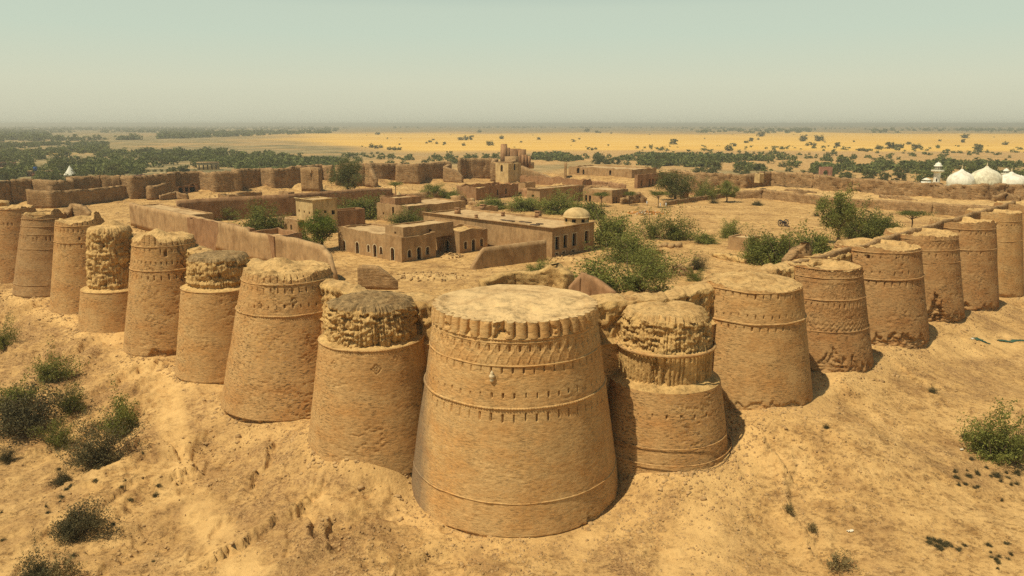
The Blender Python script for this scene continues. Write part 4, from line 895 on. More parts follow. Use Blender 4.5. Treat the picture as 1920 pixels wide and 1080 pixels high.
d_=np.array((math.cos(rot),math.sin(rot)));nn=np.array((math.sin(rot),-math.cos(rot))); A0=np.array(q)-d_*w_/2
ws=[]; facepanel(b_,A0,d_,w_,-1,zt,nn,[(w_*.27,w_*.73,0,zt*.78,True)],lambda x,y:zt+.4*float(n2(x/2,y/2,3)),ws,None,2.5)
A1=A0+d_*w_-nn*2.5
facepanel(b_,A1,-d_,w_,-1,zt,-nn,[(w_*.27,w_*.73,0,zt*.78,True)],lambda x,y:zt+.4*float(n2(x/2,y/2,3)),[],None,.0)
e=[A0,A0-nn*2.5,A0+d_*w_,A0+d_*w_-nn*2.5]
b_.quad((*e[0],-1),(*e[1],-1),(*e[1],zt),(*e[0],zt)); b_.quad((*e[2],-1),(*e[3],-1),(*e[3],zt),(*e[2],zt)); b_.quad((*e[0],zt),(*e[2],zt),(*e[3],zt),(*e[1],zt))
b_.build('gateway',M['pink'],g)
# ------------------------------------------------------------------ small finds in the court
def cannon():
    q=at(1468,424,15); z=float(gz(*q)); t=thing('field_cannon','old cannon on two big spoked wheels alone on the sandy court','cannon',(q[0],q[1],z))
    ax=np.array((.93,.37,0));fw=np.array((-.37,.93,0)); c=np.array((q[0],q[1],z)); sc=1.25
    for s in (-1,1):
        w0=c+ax*s*1.0*sc+np.array((0,0,.95*sc)); b_=MB()
        ring=[w0+(fw*math.cos(a)+np.array((0,0,1))*math.sin(a))*.9*sc for a in np.linspace(0,2*PI,25)]; b_.tube(ring,.11*sc,6,False); wh=b_.build('wheel',M['iron'],t)
        b_=MB()
        for k in range(10):
            a=2*PI*k/10; b_.tube([w0,w0+(fw*math.cos(a)+np.array((0,0,1))*math.sin(a))*.88*sc],.05*sc,5)
        b_.build('spokes',M['wood'],wh); b_=MB(); b_.tube([w0-ax*.18,w0+ax*.18],.2*sc,8); b_.build('hub',M['iron'],wh)
    b_=MB(); b_.tube([c+np.array((0,0,.95*sc))-ax*sc,c+np.array((0,0,.95*sc))+ax*sc],.1*sc,6)
    for s in (-.28,.28): b_.tube([c+ax*s+fw*.5+np.array((0,0,1.1*sc)),c+ax*s*.8-fw*1.2*sc+np.array((0,0,.7)),c+ax*s*.5-fw*2.6*sc+np.array((0,0,.12))],.16,6)
    b_.build('carriage',M['wood'],t)
    b_=MB(); p=lambda d,h:c+fw*d*sc+np.array((0,0,h*sc)); b_.tube([p(-1.1,1.25),p(-.95,1.26),p(-.8,1.27),p(.2,1.36),p(1.5,1.48),p(1.55,1.48),p(1.75,1.5)],[.07,.1,.27,.25,.18,.23,.22],12); b_.build('barrel',M['iron'],t)
cannon()
def person(px,py,z0,rot,label,walk=.25,arm=.2,robe='cloth'):
    q=at(px,py,z0); z=float(gz(*q)) if z0<20 else z0
    t=thing('person',label,'person',(q[0],q[1],z))
    J={'pel':(0,0,.98),'sp':(0,0,1.2),'ch':(0,.01,1.4),'nk':(0,0,1.53),'hd':(0,-.02,1.64),'tp':(0,-.01,1.76)}
    E=[('pel','sp'),('sp','ch'),('ch','nk'),('nk','hd'),('hd','tp')]; RD={'pel':.15,'sp':.13,'ch':.15,'nk':.055,'hd':.10,'tp':.075}
    for s,n_ in ((-1,'l'),(1,'r')):
        st=walk*s
        for k,v,r_,pr in (('hip',(s*.1,0,.92),.1,'pel'),('kn',(s*.11,-st*.5-.03,.5),.07,'hip'),('an',(s*.11,-st,.09),.045,'kn'),('to',(s*.12,-st-.16,.04),.04,'an'),
                          ('sh',(s*.2,0,1.44),.07,'ch'),('el',(s*.27,.05+arm*st,1.14),.05,'sh'),('wr',(s*.27,-.08+arm*st,.9),.034,'el'),('pa',(s*.27,-.10+arm*st,.82),.035,'wr')):
            J[n_+k]=v;RD[n_+k]=r_;E.append((pr if pr in J else n_+pr,n_+k))
        for f in range(4):
            J[n_+'f%d'%f]=(s*.27,-.13+.02*f+arm*st-.01,.775);J[n_+'g%d'%f]=(s*.255,-.135+.022*f+arm*st,.74+.008*abs(f-1.5)); RD[n_+'f%d'%f]=.010;RD[n_+'g%d'%f]=.008; E+=[(n_+'pa',n_+'f%d'%f),(n_+'f%d'%f,n_+'g%d'%f)]
        J[n_+'th']=(s*.25,-.15+arm*st,.80);RD[n_+'th']=.011;E.append((n_+'pa',n_+'th'))
    names=list(J); me=bpy.data.meshes.new('body'); me.from_pydata([J[k] for k in names],[(names.index(a),names.index(b_)) for a,b_ in E],[])
    o=bpy.data.objects.new('body',me); C.objects.link(o); me.materials.append(M['skin'])
    md=o.modifiers.new('skin','SKIN'); 
    if not me.skin_vertices: me.attributes
    sl_=me.skin_vertices[0] if me.skin_vertices else None
    if sl_:
        for i,k in enumerate(names): sl_.data[i].radius=(RD[k],RD[k]); sl_.data[i].use_root=(k=='pel')
    o.modifiers.new('sub','SUBSURF').levels=1; o.parent=t
    def child(nm,mb,m):
        c=bpy.data.objects.new(nm,raw_mesh(nm,mb.v,mb.f,M[m],True)); C.objects.link(c); c.parent=t
    b_=MB(); b_.lathe([(.29,.48),(.25,.75),(.21,1.0),(.22,1.25),(.21,1.42),(.10,1.51),(.06,1.53)],(0,0,0),14); child('tunic',b_,robe)
    b_=MB()
    for s in (-1,1): b_.tube([(s*.1,0,.9),(s*.12,-walk*s*.5-.03,.5),(s*.115,-walk*s,.12)],[.14,.13,.09],8); b_.tube([(s*.19,0,1.45),(s*.27,.05+arm*walk*s,1.14),(s*.27,-.07+arm*walk*s,.93)],[.09,.075,.06],7)
    child('trousers_and_sleeves',b_,robe)
    b_=MB(); b_.lathe([(.105,1.66),(.112,1.70),(.10,1.76),(.06,1.80),(0,1.81)],(0,.01,0),12); child('hair',b_,'hair')
    t.rotation_euler=(0,0,rot)
person(1238,387.5,15,.4,'person in white walking at the left of the pair under the thin court tree',.25)
person(1248.5,387,15,2.2,'person in white standing right of the thin court tree by the low wall',.08)
person(1213,383.5,15,1.2,'person in white standing alone left of the thin court tree',.1)
person(982,303.5,24,2.6,'person in white standing on the far gate ramp',.1)
def heap():
    t0=at(1213,400,15); b_=MB(); b2=MB(); r_=random.Random(3)
    for k in range(420):
        a=r_.random()*2*PI; q=r_.random()**.6; x=t0[0]+8.2*q*math.cos(a); y=t0[1]+5.5*q*math.sin(a); z=float(gz(x,y))+max(0,1.0*(1-q))*r_.random()
        (b2 if r_.random()<.16 else b_).box((x,y,z-.1),r_.uniform(.25,.7),r_.uniform(.2,.5),r_.uniform(.15,.4),r_.random()*3)
    t=thing('brick_heap','heap of orange bricks and white sacks spilled on the court','heap',(t0[0],t0[1],15)); b_.build('bricks',M['heap'],t); b2.build('sacks',M['white'],t)
M['heap']=mud_mat('orange_brick',(.55,.26,.07),(1,1,1),.7,1.2,1,.3,.05)
heap()
for i,(px,py,s,l) in enumerate(((1236,462,1.6,'leftmost of four stone blocks lying on the slope left of the cube hut'),(1248,461,1.9,'taller second stone block in the row left of the cube hut'),(1259,463,1.9,'third stone block in the row left of the cube hut'),(1272,462,2.2,'rightmost stone block in the row left of the cube hut'))):
    q=at(px,py,15.3); z=float(gz(*q)); b_=MB(); b_.box((*q,z-.3),s,s*.8,s*.75,.3*i,.8); tag(b_.build('stone_block',M['stone']),l,'stone','stone blocks left of the hut')
q=at(1072,378+22,15)
wallpath('ruined_arch','low ruined mud arches left of the people by the court',[(*at(1165,383,15),15,17.5),(*at(1185,381,15),15,19),(*at(1198,380,15),15,20),(*at(1212,380,15),15,17.2)],2,'mudwall',.6,.8,'ruin',seed=93,pits=.8)
q=at(748,378,21); b_=MB(); b_.lathe([(.7,-6),(.6,0),(.95,.2),(.95,.6),(.6,.7),(.6,2.0),(.95,2.2),(.9,2.5),(.55,3.3),(.1,4)],(q[0],q[1],21),12); tag(b_.build('turret_finial',M['plaster_pale'],None,True),'little pale turret finial rising from the roofs right of the big dark tree','turret')

# ------------------------------------------------------------------ more ruins and rubble of the inner fort
def ruin(label,pts,zb,thick=1.0,mat='mudwall',seed=0,top=.7,name='ruined_wall'):
    wallpath(name,label,[(*at(x,y,zb),zb,zb+h) for x,y,h in pts],thick,mat,.22,top,'ruin',seed=seed,pits=.5)
for i,(lab,pts,zb,mt) in enumerate((
 ('low broken wall along the rubble slope before the far left wall, left end',[(300,372,1.2),(330,369,2.2),(352,370,1.6)],16,'mudwall'),
 ('low broken wall on the rubble below the isolated tower stump',[(420,372,1.5),(455,370,2.4),(490,366,1.4)],16,'mudwall'),
 ('ragged L shaped ruin left of the big dark courtyard tree',[(566,372,2.5),(598,376,3.2),(612,371,2.2)],16,'mudwall'),
 ('low wall line on the sand right of the big dark courtyard tree',[(690,372,1.4),(730,374,2.2),(772,371,1.6)],16,'mudwall'),
 ('sloping wall remnant behind the pale turret finial',[(752,384,1.4),(768,382,4.6),(800,381,5.0),(838,379,4.6)],15,'mudwall'),
 ('broken wall stumps left of the ruined long range',[(846,383,3.5),(862,385,4.4),(876,383,2.5),(888,386,3.2)],15,'plaster'),
 ('roofless wall line between ruined range and flat roofed house',[(968,366,3.0),(990,369,4.6),(1012,366,3.6)],15,'plaster_red'),
 ('long low yard wall below the ruined long range',[(880,388,2.6),(930,391,2.8),(1008,395,2.6)],15,'plaster'),
 ('low yard wall right of the roofless range',[(1105,350,3.0),(1140,352,3.2),(1172,356,2.8)],15,'plaster_red'),
 ('crumbling bank wall at the foot of the long far range',[(1090,352,1.2),(1130,355,2.0),(1175,362,1.2)],15,'mudwall'),
 ('low broken sill beside the pit right of the green hollow',[(1262,503,.8),(1280,508,1.6),(1300,509,1.0)],16,'mudwall'),
 ('fallen wall lump on the slope behind the right rampart',[(1200,470,.6),(1222,474,1.2),(1240,472,.7)],15.5,'core'),
 ('low mud kerb before the dark thicket of the right court',[(1340,478,.5),(1372,486,.9),(1400,490,.5)],15.5,'core'),
 ('short ruined pier behind the left wing of the arched house',[(925,428,2.0),(938,424,3.4),(950,421,2.4)],15,'plaster'),
 ('stub of a yard wall left of the yellow tower house',[(520,455,2.0),(545,462,2.6),(560,466,1.6)],15,'plaster_red'),
 ('ragged pale wall fragment on the far right bank, left part',[(1470,362,1.5),(1500,366,2.6),(1530,366,1.4)],18,'mudwall_far'),
 ('ragged pale wall fragment on the far right bank, right part',[(1650,372,1.5),(1690,378,2.4),(1720,380,1.4)],18,'mudwall_far'),
 ('dark ruined hut remains near the right end of the far right wall',[(1860,384,3.5),(1885,382,4.5),(1910,386,3.5)],18,'mudwall'))):
    ruin(lab,pts,zb,1.2 if mt!='core' else 1.8,mt,200+i*3)
def rubbleheap(label,px,py,zb,rx,ry,hh,n,seed,cat='rubble'):
    cx,cy=at(px,py,zb); g=np.random.default_rng(seed); a=np.linspace(0,1,34)[:,None]; t=np.linspace(0,2*PI,64,endpoint=False)[None,:]
    X=cx+rx*a*np.cos(t)*1.0; Y=cy+ry*a*np.sin(t); Z=gz(X,Y)+hh*(1-a**1.6)*(.75+.5*fbm(X/1.5,Y/1.5,seed,3))+.3*hh*fbm(X/.8,Y/.8,seed+1,3)*(1-a)-.25*a
    th=thing('rubble_heap',label,cat,(cx,cy,zb)); gridobj('earth',np.stack([X,Y,Z],-1)[::-1],M['rubble'],th,True,False)
    b_=MB()
    for k in range(n):
        q=g.random()**.6; tt=g.random()*6.28; x=cx+rx*q*math.cos(tt);y=cy+ry*q*math.sin(tt); s=g.uniform(.2,.6)
        b_.box((x,y,float(gz(x,y))+hh*(1-q**1.6)*.8-.1),s,s*.7,s*.5,g.random()*3,.85)
    tag(b_.build('bricks',M['stone'],th),kind='stuff')
for a in (('heap of fallen bricks at the doorway between arched house and its wing',846,482,15,3.6,2.6,1.3,60,1),('broad rubble spill between wall stub and free standing wall',800,512,16,10,6,.9,130,2),
 ('rubble bank behind the corner bastion, left of the low pale ruin',850,545,22,7,4,1.2,70,3),('sandy rubble mound before the domed house front',1068,487,15,6,3.5,1.4,30,4),('rubble slope under the ruined bastion left of the big tree',585,352,16,12,9,4.0,60,5),
 ('rubble heap beneath the jogged far left wall near its middle',430,366,16,12,6,2.6,60,6),('rubble heap in the recess of the far left wall near its left end',165,352,16,9,7,3.5,50,7),('low rubble heap right of the big dark courtyard tree',735,350,16,14,6,1.6,60,8),
 ('flat heap of stone slabs behind the sandy court',1290,388,15,10,4,.8,60,9),('rubble heap at the end of the gate ramp',1052,349,15,7,5,2.2,40,10),('rubble left beside the far end of the long sunlit wall',225,425,17.5,12,7,1.6,90,11)):
    rubbleheap(*a)

def sheet(label,px,py,w_,d_,mat,name,rot=.3,seed=1):
    X0,Y0,_=ground_at(px,py); n=14; a=np.linspace(-.5,.5,n)[:,None];b_=np.linspace(-.5,.5,n)[None,:]; rag=1+.5*fbm(a*3+seed,b_*3,seed,2)
    lx,ly=a*w_*rag+0*b_,b_*d_*rag; X=X0+lx*math.cos(rot)-ly*math.sin(rot);Y=Y0+lx*math.sin(rot)+ly*math.cos(rot)
    top=gz(X,Y)+.10+.22*np.abs(fbm(a*4,b_*4+seed,seed+3,3)); bot=top-.03
    P=np.stack([np.stack([X,Y,top],-1),np.stack([X,Y,bot],-1)],0).reshape(-1,3); f=gridfaces(n,n)
    tag(obj(name,P,np.concatenate([f,f[:,::-1]+n*n]),M[mat],None,True),label,'litter')
sheet('dark green crumpled sheet lying on the right slope',1838,638,3.4,1.6,'sheet','plastic_sheet',.2,1)
sheet('long dark green strip lying at the right edge of the slope',1898,641,7,.9,'sheet','plastic_sheet',.25,2)
sheet('white scrap beside the dark green crumpled sheet',1823,636,.8,.35,'scrap','scrap',.1,3)
sheet('pale scrap on the sand left of the line of tiny plants',1594,997,.8,.35,'scrap','scrap',.0,4)
sheet('white scrap left of the green bush on the right slope',1803,844,.8,.35,'scrap','scrap',.4,5)
for px,y0,y1,lab in ((61,346,321,'thin pole before the village houses at left'),(487,320,303,'thin pole beside the road beyond the far left wall'),(1338,352,338,'thin pole before the right tree belt')):
    q=at(px,y0,6); z1=z_of(*q,y1); b_=MB(); b_.tube([(*q,-.5),(*q,z1)],.22,6); b_.tube([(q[0]-.7,q[1],z1-.4),(q[0]+.7,q[1],z1-.4)],.12,5); tag(b_.build('utility_pole',M['wood']),lab,'pole')

for nb,ty,xl,xr,mt,lab in (((690,404),393,668,712,'plaster_red','small roofless room before the bush behind the dark stepped block'),((836,374),361,814,852,'plaster','roofless room left of the broken wall stumps'),
 ((985,356),343,968,1004,'plaster','roofless room right below the bright pale tower'),((1068,366),354,1046,1088,'plaster_red','roofless room before the ruined roofless range'),
 ((905,402),389,884,934,'plaster','roofless yard room against the back edge of the domed house roof'),((735,398),386,716,752,'plaster','ruined room at the back of the house with hollow roof court'),
 ((1142,366),354,1122,1164,'plaster_red','ruined room behind the low house with doors'),((430,378),367,408,452,'mudwall','ruined cell on the rubble slope below the jogged far left wall'),((1275,372),357,1254,1292,'mudwall','ruined cell hidden behind the large rounded court tree')):
    house(lab,nb,ty,xl,xr,15.2,mat=mt,jit=.4,par=2.2,name='roofless_room',cat='ruin',roof='rubble',roofbump=.4)
# ------------------------------------------------------------------ vegetation
def crown_mesh(name,seed,n,rx,rz,zc,leaf,shape='round',clumps=38,mat='leaf',droop=0.0,gap=.35):
    g=np.random.default_rng(seed); cl=[]
    while len(cl)<clumps:
        v=g.normal(size=3); v/=np.linalg.norm(v); q=g.random()**.42
        p=v*q
        if shape=='umbrella': p=np.array((p[0],p[1],abs(p[2])*.75-.15*(p[0]**2+p[1]**2)))
        if shape=='shrub': p=np.array((p[0],p[1],abs(p[2])*.95-.1))
        k=1+.28*n2(p[0]*2.1+seed,p[1]*2.1,seed)+.2*n2(p[2]*3,p[0]*3+seed,seed+1)
        cl.append(p*k)
    cl=np.array(cl); sz=g.uniform(.14,.30,clumps)
    idx=g.integers(0,clumps,n); off=g.normal(size=(n,3))*sz[idx][:,None]*.62
    P=cl[idx]+off
    if shape in ('shrub','bush','umbrella'):                          # leaves strung along arching twigs
        ns=int(clumps*2.6); e=g.normal(size=(ns,3)); e/=np.linalg.norm(e,axis=1)[:,None]; e[:,2]=np.abs(e[:,2])*(.95 if shape!='umbrella' else .6)+(.06 if shape!='umbrella' else .12)
        e*=(g.uniform(.45,1.15,(ns,1))*(1+.7*n2(e[:,0]*1.5+seed,e[:,1]*1.7,seed+5)+.2*n2(e[:,0]*4,e[:,2]*4+seed,seed+6))[:,None]); i=g.integers(0,ns,n); t=(g.uniform(.30,1,n))**.75; sag=g.uniform(.05,.35,ns)
        kk=(1+.9*sag[i]*(1-t)); P=e[i]*t[:,None]; P[:,2]=e[i][:,2]*t**(.75)*kk-sag[i]*.35*np.maximum(t-.6,0)
        sp_=.035+.075*t; P=P+g.normal(size=(n,3))*sp_[:,None]*np.array((1,1,.8)); cl=e.copy()
    P=P*np.array((rx,rx,rz))+np.array((0,0,zc))
    d1=g.normal(size=(n,3)); d1[:,2]*=.8; d1/=np.linalg.norm(d1,axis=1)[:,None]
    d2=np.cross(d1,g.normal(size=(n,3))); d2/=np.linalg.norm(d2,axis=1)[:,None]+1e-9
    L=(leaf*g.uniform(.6,1.5,n))[:,None]; Wd=L*.38
    V=np.stack([P-d1*L-d2*Wd*.3,P-d1*L*.2+d2*Wd,P+d1*L,P-d2*Wd],1)
    V[...,2]=np.maximum(V[...,2],.03)
    return raw_mesh(name,V.reshape(-1,3),np.arange(4*n).reshape(-1,4),M[mat]),cl*np.array((rx,rx,rz))+np.array((0,0,zc))
def limb_mesh(name,cl,seed,h,rad,nl=9,multi=False,base=.0):
    g=np.random.default_rng(seed+99); b_=MB(); ends=cl[g.permutation(len(cl))[:nl]]
    if not multi: b_.tube([(0,0,-.5),(.04*h*g.normal(),.04*h*g.normal(),h*.5),(0,0,h)],[rad*1.25,rad,rad*.8],7)
    for e in ends:
        s=np.array((g.normal()*.1,g.normal()*.1,-.3)) if multi else np.array((0,0,h*g.uniform(.75,1)))
        m=s*.45+e*.55+g.normal(size=3)*.10*np.linalg.norm(e-s); b_.tube([s,m,e],[rad*.65,rad*.42,rad*.15],5)
    return raw_mesh(name,b_.v,b_.f,M['bark'],True)
PROTO={}
def proto(key,seed,n,rx,rz,zc,leaf,shape,clumps,mat,th,rad,multi=False,nl=9,droop=0):
    c,cl=crown_mesh('crown',seed,n,rx,rz,zc,leaf,shape,clumps,mat,droop); PROTO[key]=(c,limb_mesh('trunk',cl,seed,th,rad,nl,multi))
# unit trees: crown radius 1 wide; metres come from the scale of the thing
for i in range(3):
    proto('bush%d'%i,10+i,9500,1,1.12,.06,.038,'bush',46,'leaf',.1,.04,True,14)
    proto('shrub%d'%i,20+i,6200,1,.95,.06,.034,'shrub',34,'leaf',.1,.03,True,18)
    proto('dark%d'%i,30+i,9500,1,.90,.05,.032,'shrub',60,'leaf_brown',.1,.03,True,14)
    proto('tree%d'%i,40+i,10000,1,.85,1.25,.038,'round',50,'leaf_bright' if i==0 else 'leaf',.7,.07)
    proto('acacia%d'%i,50+i,5200,1,.55,1.15,.034,'umbrella',34,'leaf',1.0,.045)
    proto('bigdark%d'%i,60+i,11000,1,.95,1.05,.036,'round',60,'leaf_dark',.6,.07)
    proto('far%d'%i,70+i,1100,1,.70,.62,.10,'round',26,'leaf_far',.4,.06,False,4)
    proto('fardk%d'%i,80+i,1100,1,.72,.58,.10,'round',26,'leaf_dark',.4,.06,False,4)
    proto('dry%d'%i,90+i,900,1,.8,.22,.07,'shrub',34,'leaf_dry',.1,.011,True,26)
def plant(kind,x,y,z,w,h,label,cat='tree',name='tree',group=None,rot=None,trunk=True):
    c,l=PROTO[kind]; t=thing(name,label,cat,(x,y,z),group)
    o=bpy.data.objects.new('crown',c);C.objects.link(o);o.parent=t
    if trunk: o=bpy.data.objects.new('trunk' if name=='tree' else 'branches',l);C.objects.link(o);o.parent=t
    hz={'bush':1.2,'shru':1.0,'dark':.95,'tree':2.1,'acac':1.68,'bigd':2.0,'fard':1.3,'far0':1.32,'far1':1.32,'far2':1.32,'dry0':1.0,'dry1':1.0,'dry2':1.0}[kind[:4]]
    t.scale=(w/2,w/2,h/hz); t.rotation_euler=(0,0,RNG.random()*6.28 if rot is None else rot)
    return t
def PT(kind,px,pyb,wpx,hpx,label,name='tree',cat=None,group=None,z0=None):
    if z0 is None: X,Y,Z=ground_at(px,pyb)
    else: X,Y=at(px,pyb,z0);Z=float(gz(X,Y))
    D=Y*math.cos(PIT)-(Z-H)*math.sin(PIT)
    plant(kind,X,Y,Z-.1,wpx/F*D,hpx/F*D/ .97,label,cat or ('tree' if name=='tree' else 'bush'),name,group)
G1='trees and bushes inside the fort'
for a in [('bigdark0',652,362,66,64,'big dark green tree alone before the far wall left of centre'),
 ('tree0',605,468,76,74,'bright green tree against the pale yellow tower house'),
 ('bush1',567,462,46,40,'pale green bush at the foot of the yellow tower house, left of the bright tree'),
 ('bush0',497,430,90,40,'wide green bush in the long court left of the yellow tower house'),
 ('bush2',415,410,66,26,'low bush peeping over the sandy roofs beside the long shaded wall'),
 ('bush2',680,408,96,44,'spreading bush behind the dark stepped block'),
 ('acacia1',742,364,28,26,'small tree before the pale turret finial'),
 ('tree1',812,378,50,36,'fresh green tree behind the long reddish roofs'),
 ('bush1',846,378,60,26,'low bush right of the fresh green tree behind the long roofs'),
 ('bush0',762,421,66,26,'bush along the dark side of the pale house with the tiny window'),
 ('bush2',795,414,40,26,'small bush at the right end of the row along the dark house side'),
 ('bush1',925,391,70,26,'left bush of the green strip behind the domed house roof'),
 ('bush2',985,393,80,28,'middle bush of the green strip behind the domed house roof'),
 ('bush0',1050,398,90,32,'right bush of the green strip just left of the dome'),
 ('bush1',1110,408,70,40,'bush touching the right side of the pale dome'),
 ('bush2',1146,458,96,62,'big green bush beside the right wall of the domed house'),
 ('bush0',1186,490,104,46,'bush filling the hollow right of the domed house'),
 ('shrub0',1112,548,190,60,'broad feathery shrub behind the gabled wall, largest in front'),
 ('shrub1',1192,545,130,52,'feathery shrub right of the broad one behind the gabled wall'),
 ('shrub2',1226,515,104,42,'feathery shrub at the right end of the green hollow'),
 ('bush2',955,457,66,22,'low bush inside the court between wing and domed house'),
 ('shrub2',1010,520,64,30,'small shrub before the free standing brown wall'),
 ('bigdark1',1266,376,72,56,'large rounded dark green tree at the back of the sandy court'),
 ('acacia0',1234,388,34,34,'thin court tree beside the white clad people'),
 ('acacia1',1180,384,30,28,'small round tree right of the low house with doors'),
 ('acacia2',1127,386,36,30,'small tree before the low house with doors'),
 ('tree2',1362,378,40,38,'round tree beside the low court wall'),
 ('bush0',1322,372,44,28,'bush between red turret and low court wall'),
 ('shrub1',1225,446,60,44,'left half of the pair of shrubs on the near court edge'),
 ('shrub0',1266,448,76,50,'right half of the pair of shrubs on the near court edge'),
 ('bush1',1322,454,54,24,'bright low bush left of the cube hut'),
 ('shrub2',1368,444,56,30,'feathery shrub just behind the cube hut'),
 ('dark0',1306,505,42,22,'brown low bush on the slope behind the right rampart'),
 ('shrub1',1303,526,36,20,'small green shrub on the rampart slope right of the hollow'),
 ('bush2',1452,498,110,66,'wide bush behind the jagged rampart remnant'),
 ('bush0',1418,492,60,44,'bush right of the cube hut, left end of the dark thicket'),
 ('bush1',1530,492,100,72,'bush at the right end of the dark thicket below the tall tree'),
 ('tree1',1570,456,72,106,'tallest tree of the court, bare trunk and high rounded crown'),
 ('bush0',1612,445,84,50,'dark bush right of the tall court tree'),
 ('bush2',1650,442,76,46,'bush between the dark bush and the thin acacia by the right rampart'),
 ('acacia2',1708,428,56,38,'thin grey acacia beside the right rampart'),
 ('dark1',1531,404,14,8,'tiny dark shrub alone on the sand left of the tall court tree'),
 ('dark2',1419,384,28,9,'low flat shrub at the back of the sandy court'),
 ('dark0',1338,380,18,7,'tiny flat shrub before the low court wall')]:
    kind,px,py,w_,h_,lab=a
    nm='tree' if kind[:4] in('tree','bigd','acac') else 'bush'
    PT(kind,px,py,w_,h_,lab,nm,z0=15.3 if py<470 else None)
for a in [('shrub0',95,712,92,58,'feathery green shrub alone on the slope below the left bastions'),
 ('shrub1',8,655,50,52,'green shrub cut by the left edge, highest up the slope'),
 ('bush1',30,770,84,70,'green bush behind the dark mass at the left edge'),
 ('dark1',48,806,150,78,'large dark bush at the left edge'),
 ('shrub2',132,770,64,50,'small light shrub right of the large dark bush'),
 ('shrub0',228,806,104,78,'feathery shrub standing on open sand, rightmost of the left thicket'),
 ('dark0',185,868,112,66,'round dark brown bush below the left thicket'),
 ('shrub2',112,836,60,50,'thin shrub left of the round dark brown bush'),
 ('dark2',120,904,46,26,'tiny dark bush alone below the round brown one'),
 ('dark0',14,866,36,24,'small dark bush at the left edge below the thicket'),
 ('dark1',145,1003,110,66,'dark oval bush on the sand near the lower left corner'),
 ('dark2',75,1092,100,66,'dark bush cut by the bottom edge at lower left'),
 ('dry0',118,1085,60,50,'bare twiggy shrub at the bottom edge right of the cut dark bush'),
 ('bush0',1864,856,112,86,'green bush with dark underside on the right slope'),
 ('dark1',1912,850,60,50,'dark bush at the right edge touching the green one'),
 ('dry1',1480,962,30,28,'dry grass tuft in the gully below the right bastions'),
 ('dry2',1523,998,26,26,'second dry tuft lower down the gully'),
 ('dry0',1572,1068,60,36,'pale twiggy shrub at the bottom right'),
 ('dark2',1550,803,16,10,'tiny dark plant on the slope below the second right bastion'),
 ('dark0',1748,736,18,11,'tiny dark plant high on the right slope'),
 ('dark1',1810,823,22,12,'small dark plant left of the green bush on the right slope')]:
    kind,px,py,w_,h_,lab=a; w_*=1.0;h_*=.92; PT(kind,px,py,w_,h_,lab,'bush' if 'tuft' not in lab else 'grass_tuft','bush' if 'tuft' not in lab else 'grass')
# low plants scattered on the right and left slopes: small repeats
rr=random.Random(5)
for k in range(26):
    px,py=rr.uniform(1790,1915),rr.gauss(893,18)
    PT('dark%d'%(k%3),px,py,rr.uniform(7,17),rr.uniform(4,9),'tiny dark plant in the scatter below the green bush on the right slope','low_plant','plant','tiny plants on the right slope')
for k in range(16):
    u=rr.random(); px,py=1705+u*90+rr.gauss(0,9),1008+u*24+rr.gauss(0,4)
    PT('dark%d'%(k%3),px,py,rr.uniform(6,20),rr.uniform(4,8),'tiny dark plant in the line near the bottom right corner','low_plant','plant','line of tiny plants at lower right')
for k in range(12):
    px,py=rr.uniform(1840,1920),rr.gauss(1045,16)
    PT('dark%d'%(k%3),px,py,rr.uniform(6,20),rr.uniform(4,8),'tiny dark plant in the patch at the lower right corner','low_plant','plant','patch of tiny plants in the corner')
for k in range(22):
    px,py=rr.uniform(0,300),rr.uniform(850,1060)
    PT('dark%d'%(k%3),px,py,rr.uniform(5,15),rr.uniform(3,7),'tiny dark plant scattered on the sand at lower left','low_plant','plant','tiny plants on the left sand')
# tree belts beyond the walls, individually for the nearest and largest
belt=[]
def zonepts(n,poly,seed,smin,smax,kinds,label,group,name='tree'):
    g=random.Random(seed); k=0
    while k<n:
        x=g.uniform(min(p[0] for p in poly),max(p[0] for p in poly));y=g.uniform(min(p[1] for p in poly),max(p[1] for p in poly))
        ins=False
        for (x1,y1),(x2,y2) in zip(poly,poly[1:]+poly[:1]):
            if (y1>y)!=(y2>y) and x<(x2-x1)*(y-y1)/(y2-y1)+x1: ins=not ins
        if not ins: continue
        X,Y=at(x,y,1)
        if hfar(X,Y)>-14: k+=.02; continue
        D=math.hypot(X,Y); w_=g.uniform(smin,smax); Z=float(gz(X,Y))
        belt.append((kinds,X,Y,Z,w_,label,group,name)); k+=1
zonepts(60,[(0,290),(300,285),(480,300),(640,310),(640,325),(400,330),(300,345),(0,345)],1,10,19,('fardk','far'),'dusty green tree in the wood beyond the far left wall','trees beyond the far left wall')
zonepts(24,[(640,292),(940,292),(940,300),(640,318)],2,7,13,('far',),'grey green bush on the sand beyond the far wall','bushes beyond the far wall','bush')
zonepts(62,[(1000,300),(1250,290),(1500,312),(1750,318),(1920,330),(1920,345),(1700,345),(1500,338),(1380,340),(1180,318)],3,9,16,('fardk','fardk','far'),'dark green tree in the thick belt beyond the far right wall','trees beyond the far right wall')
zonepts(46,[(1220,280),(1920,288),(1920,325),(1700,316),(1450,306)],4,5,11,('far',),'small grey green bush on sand between right belt and golden field','bushes behind the right belt','bush')
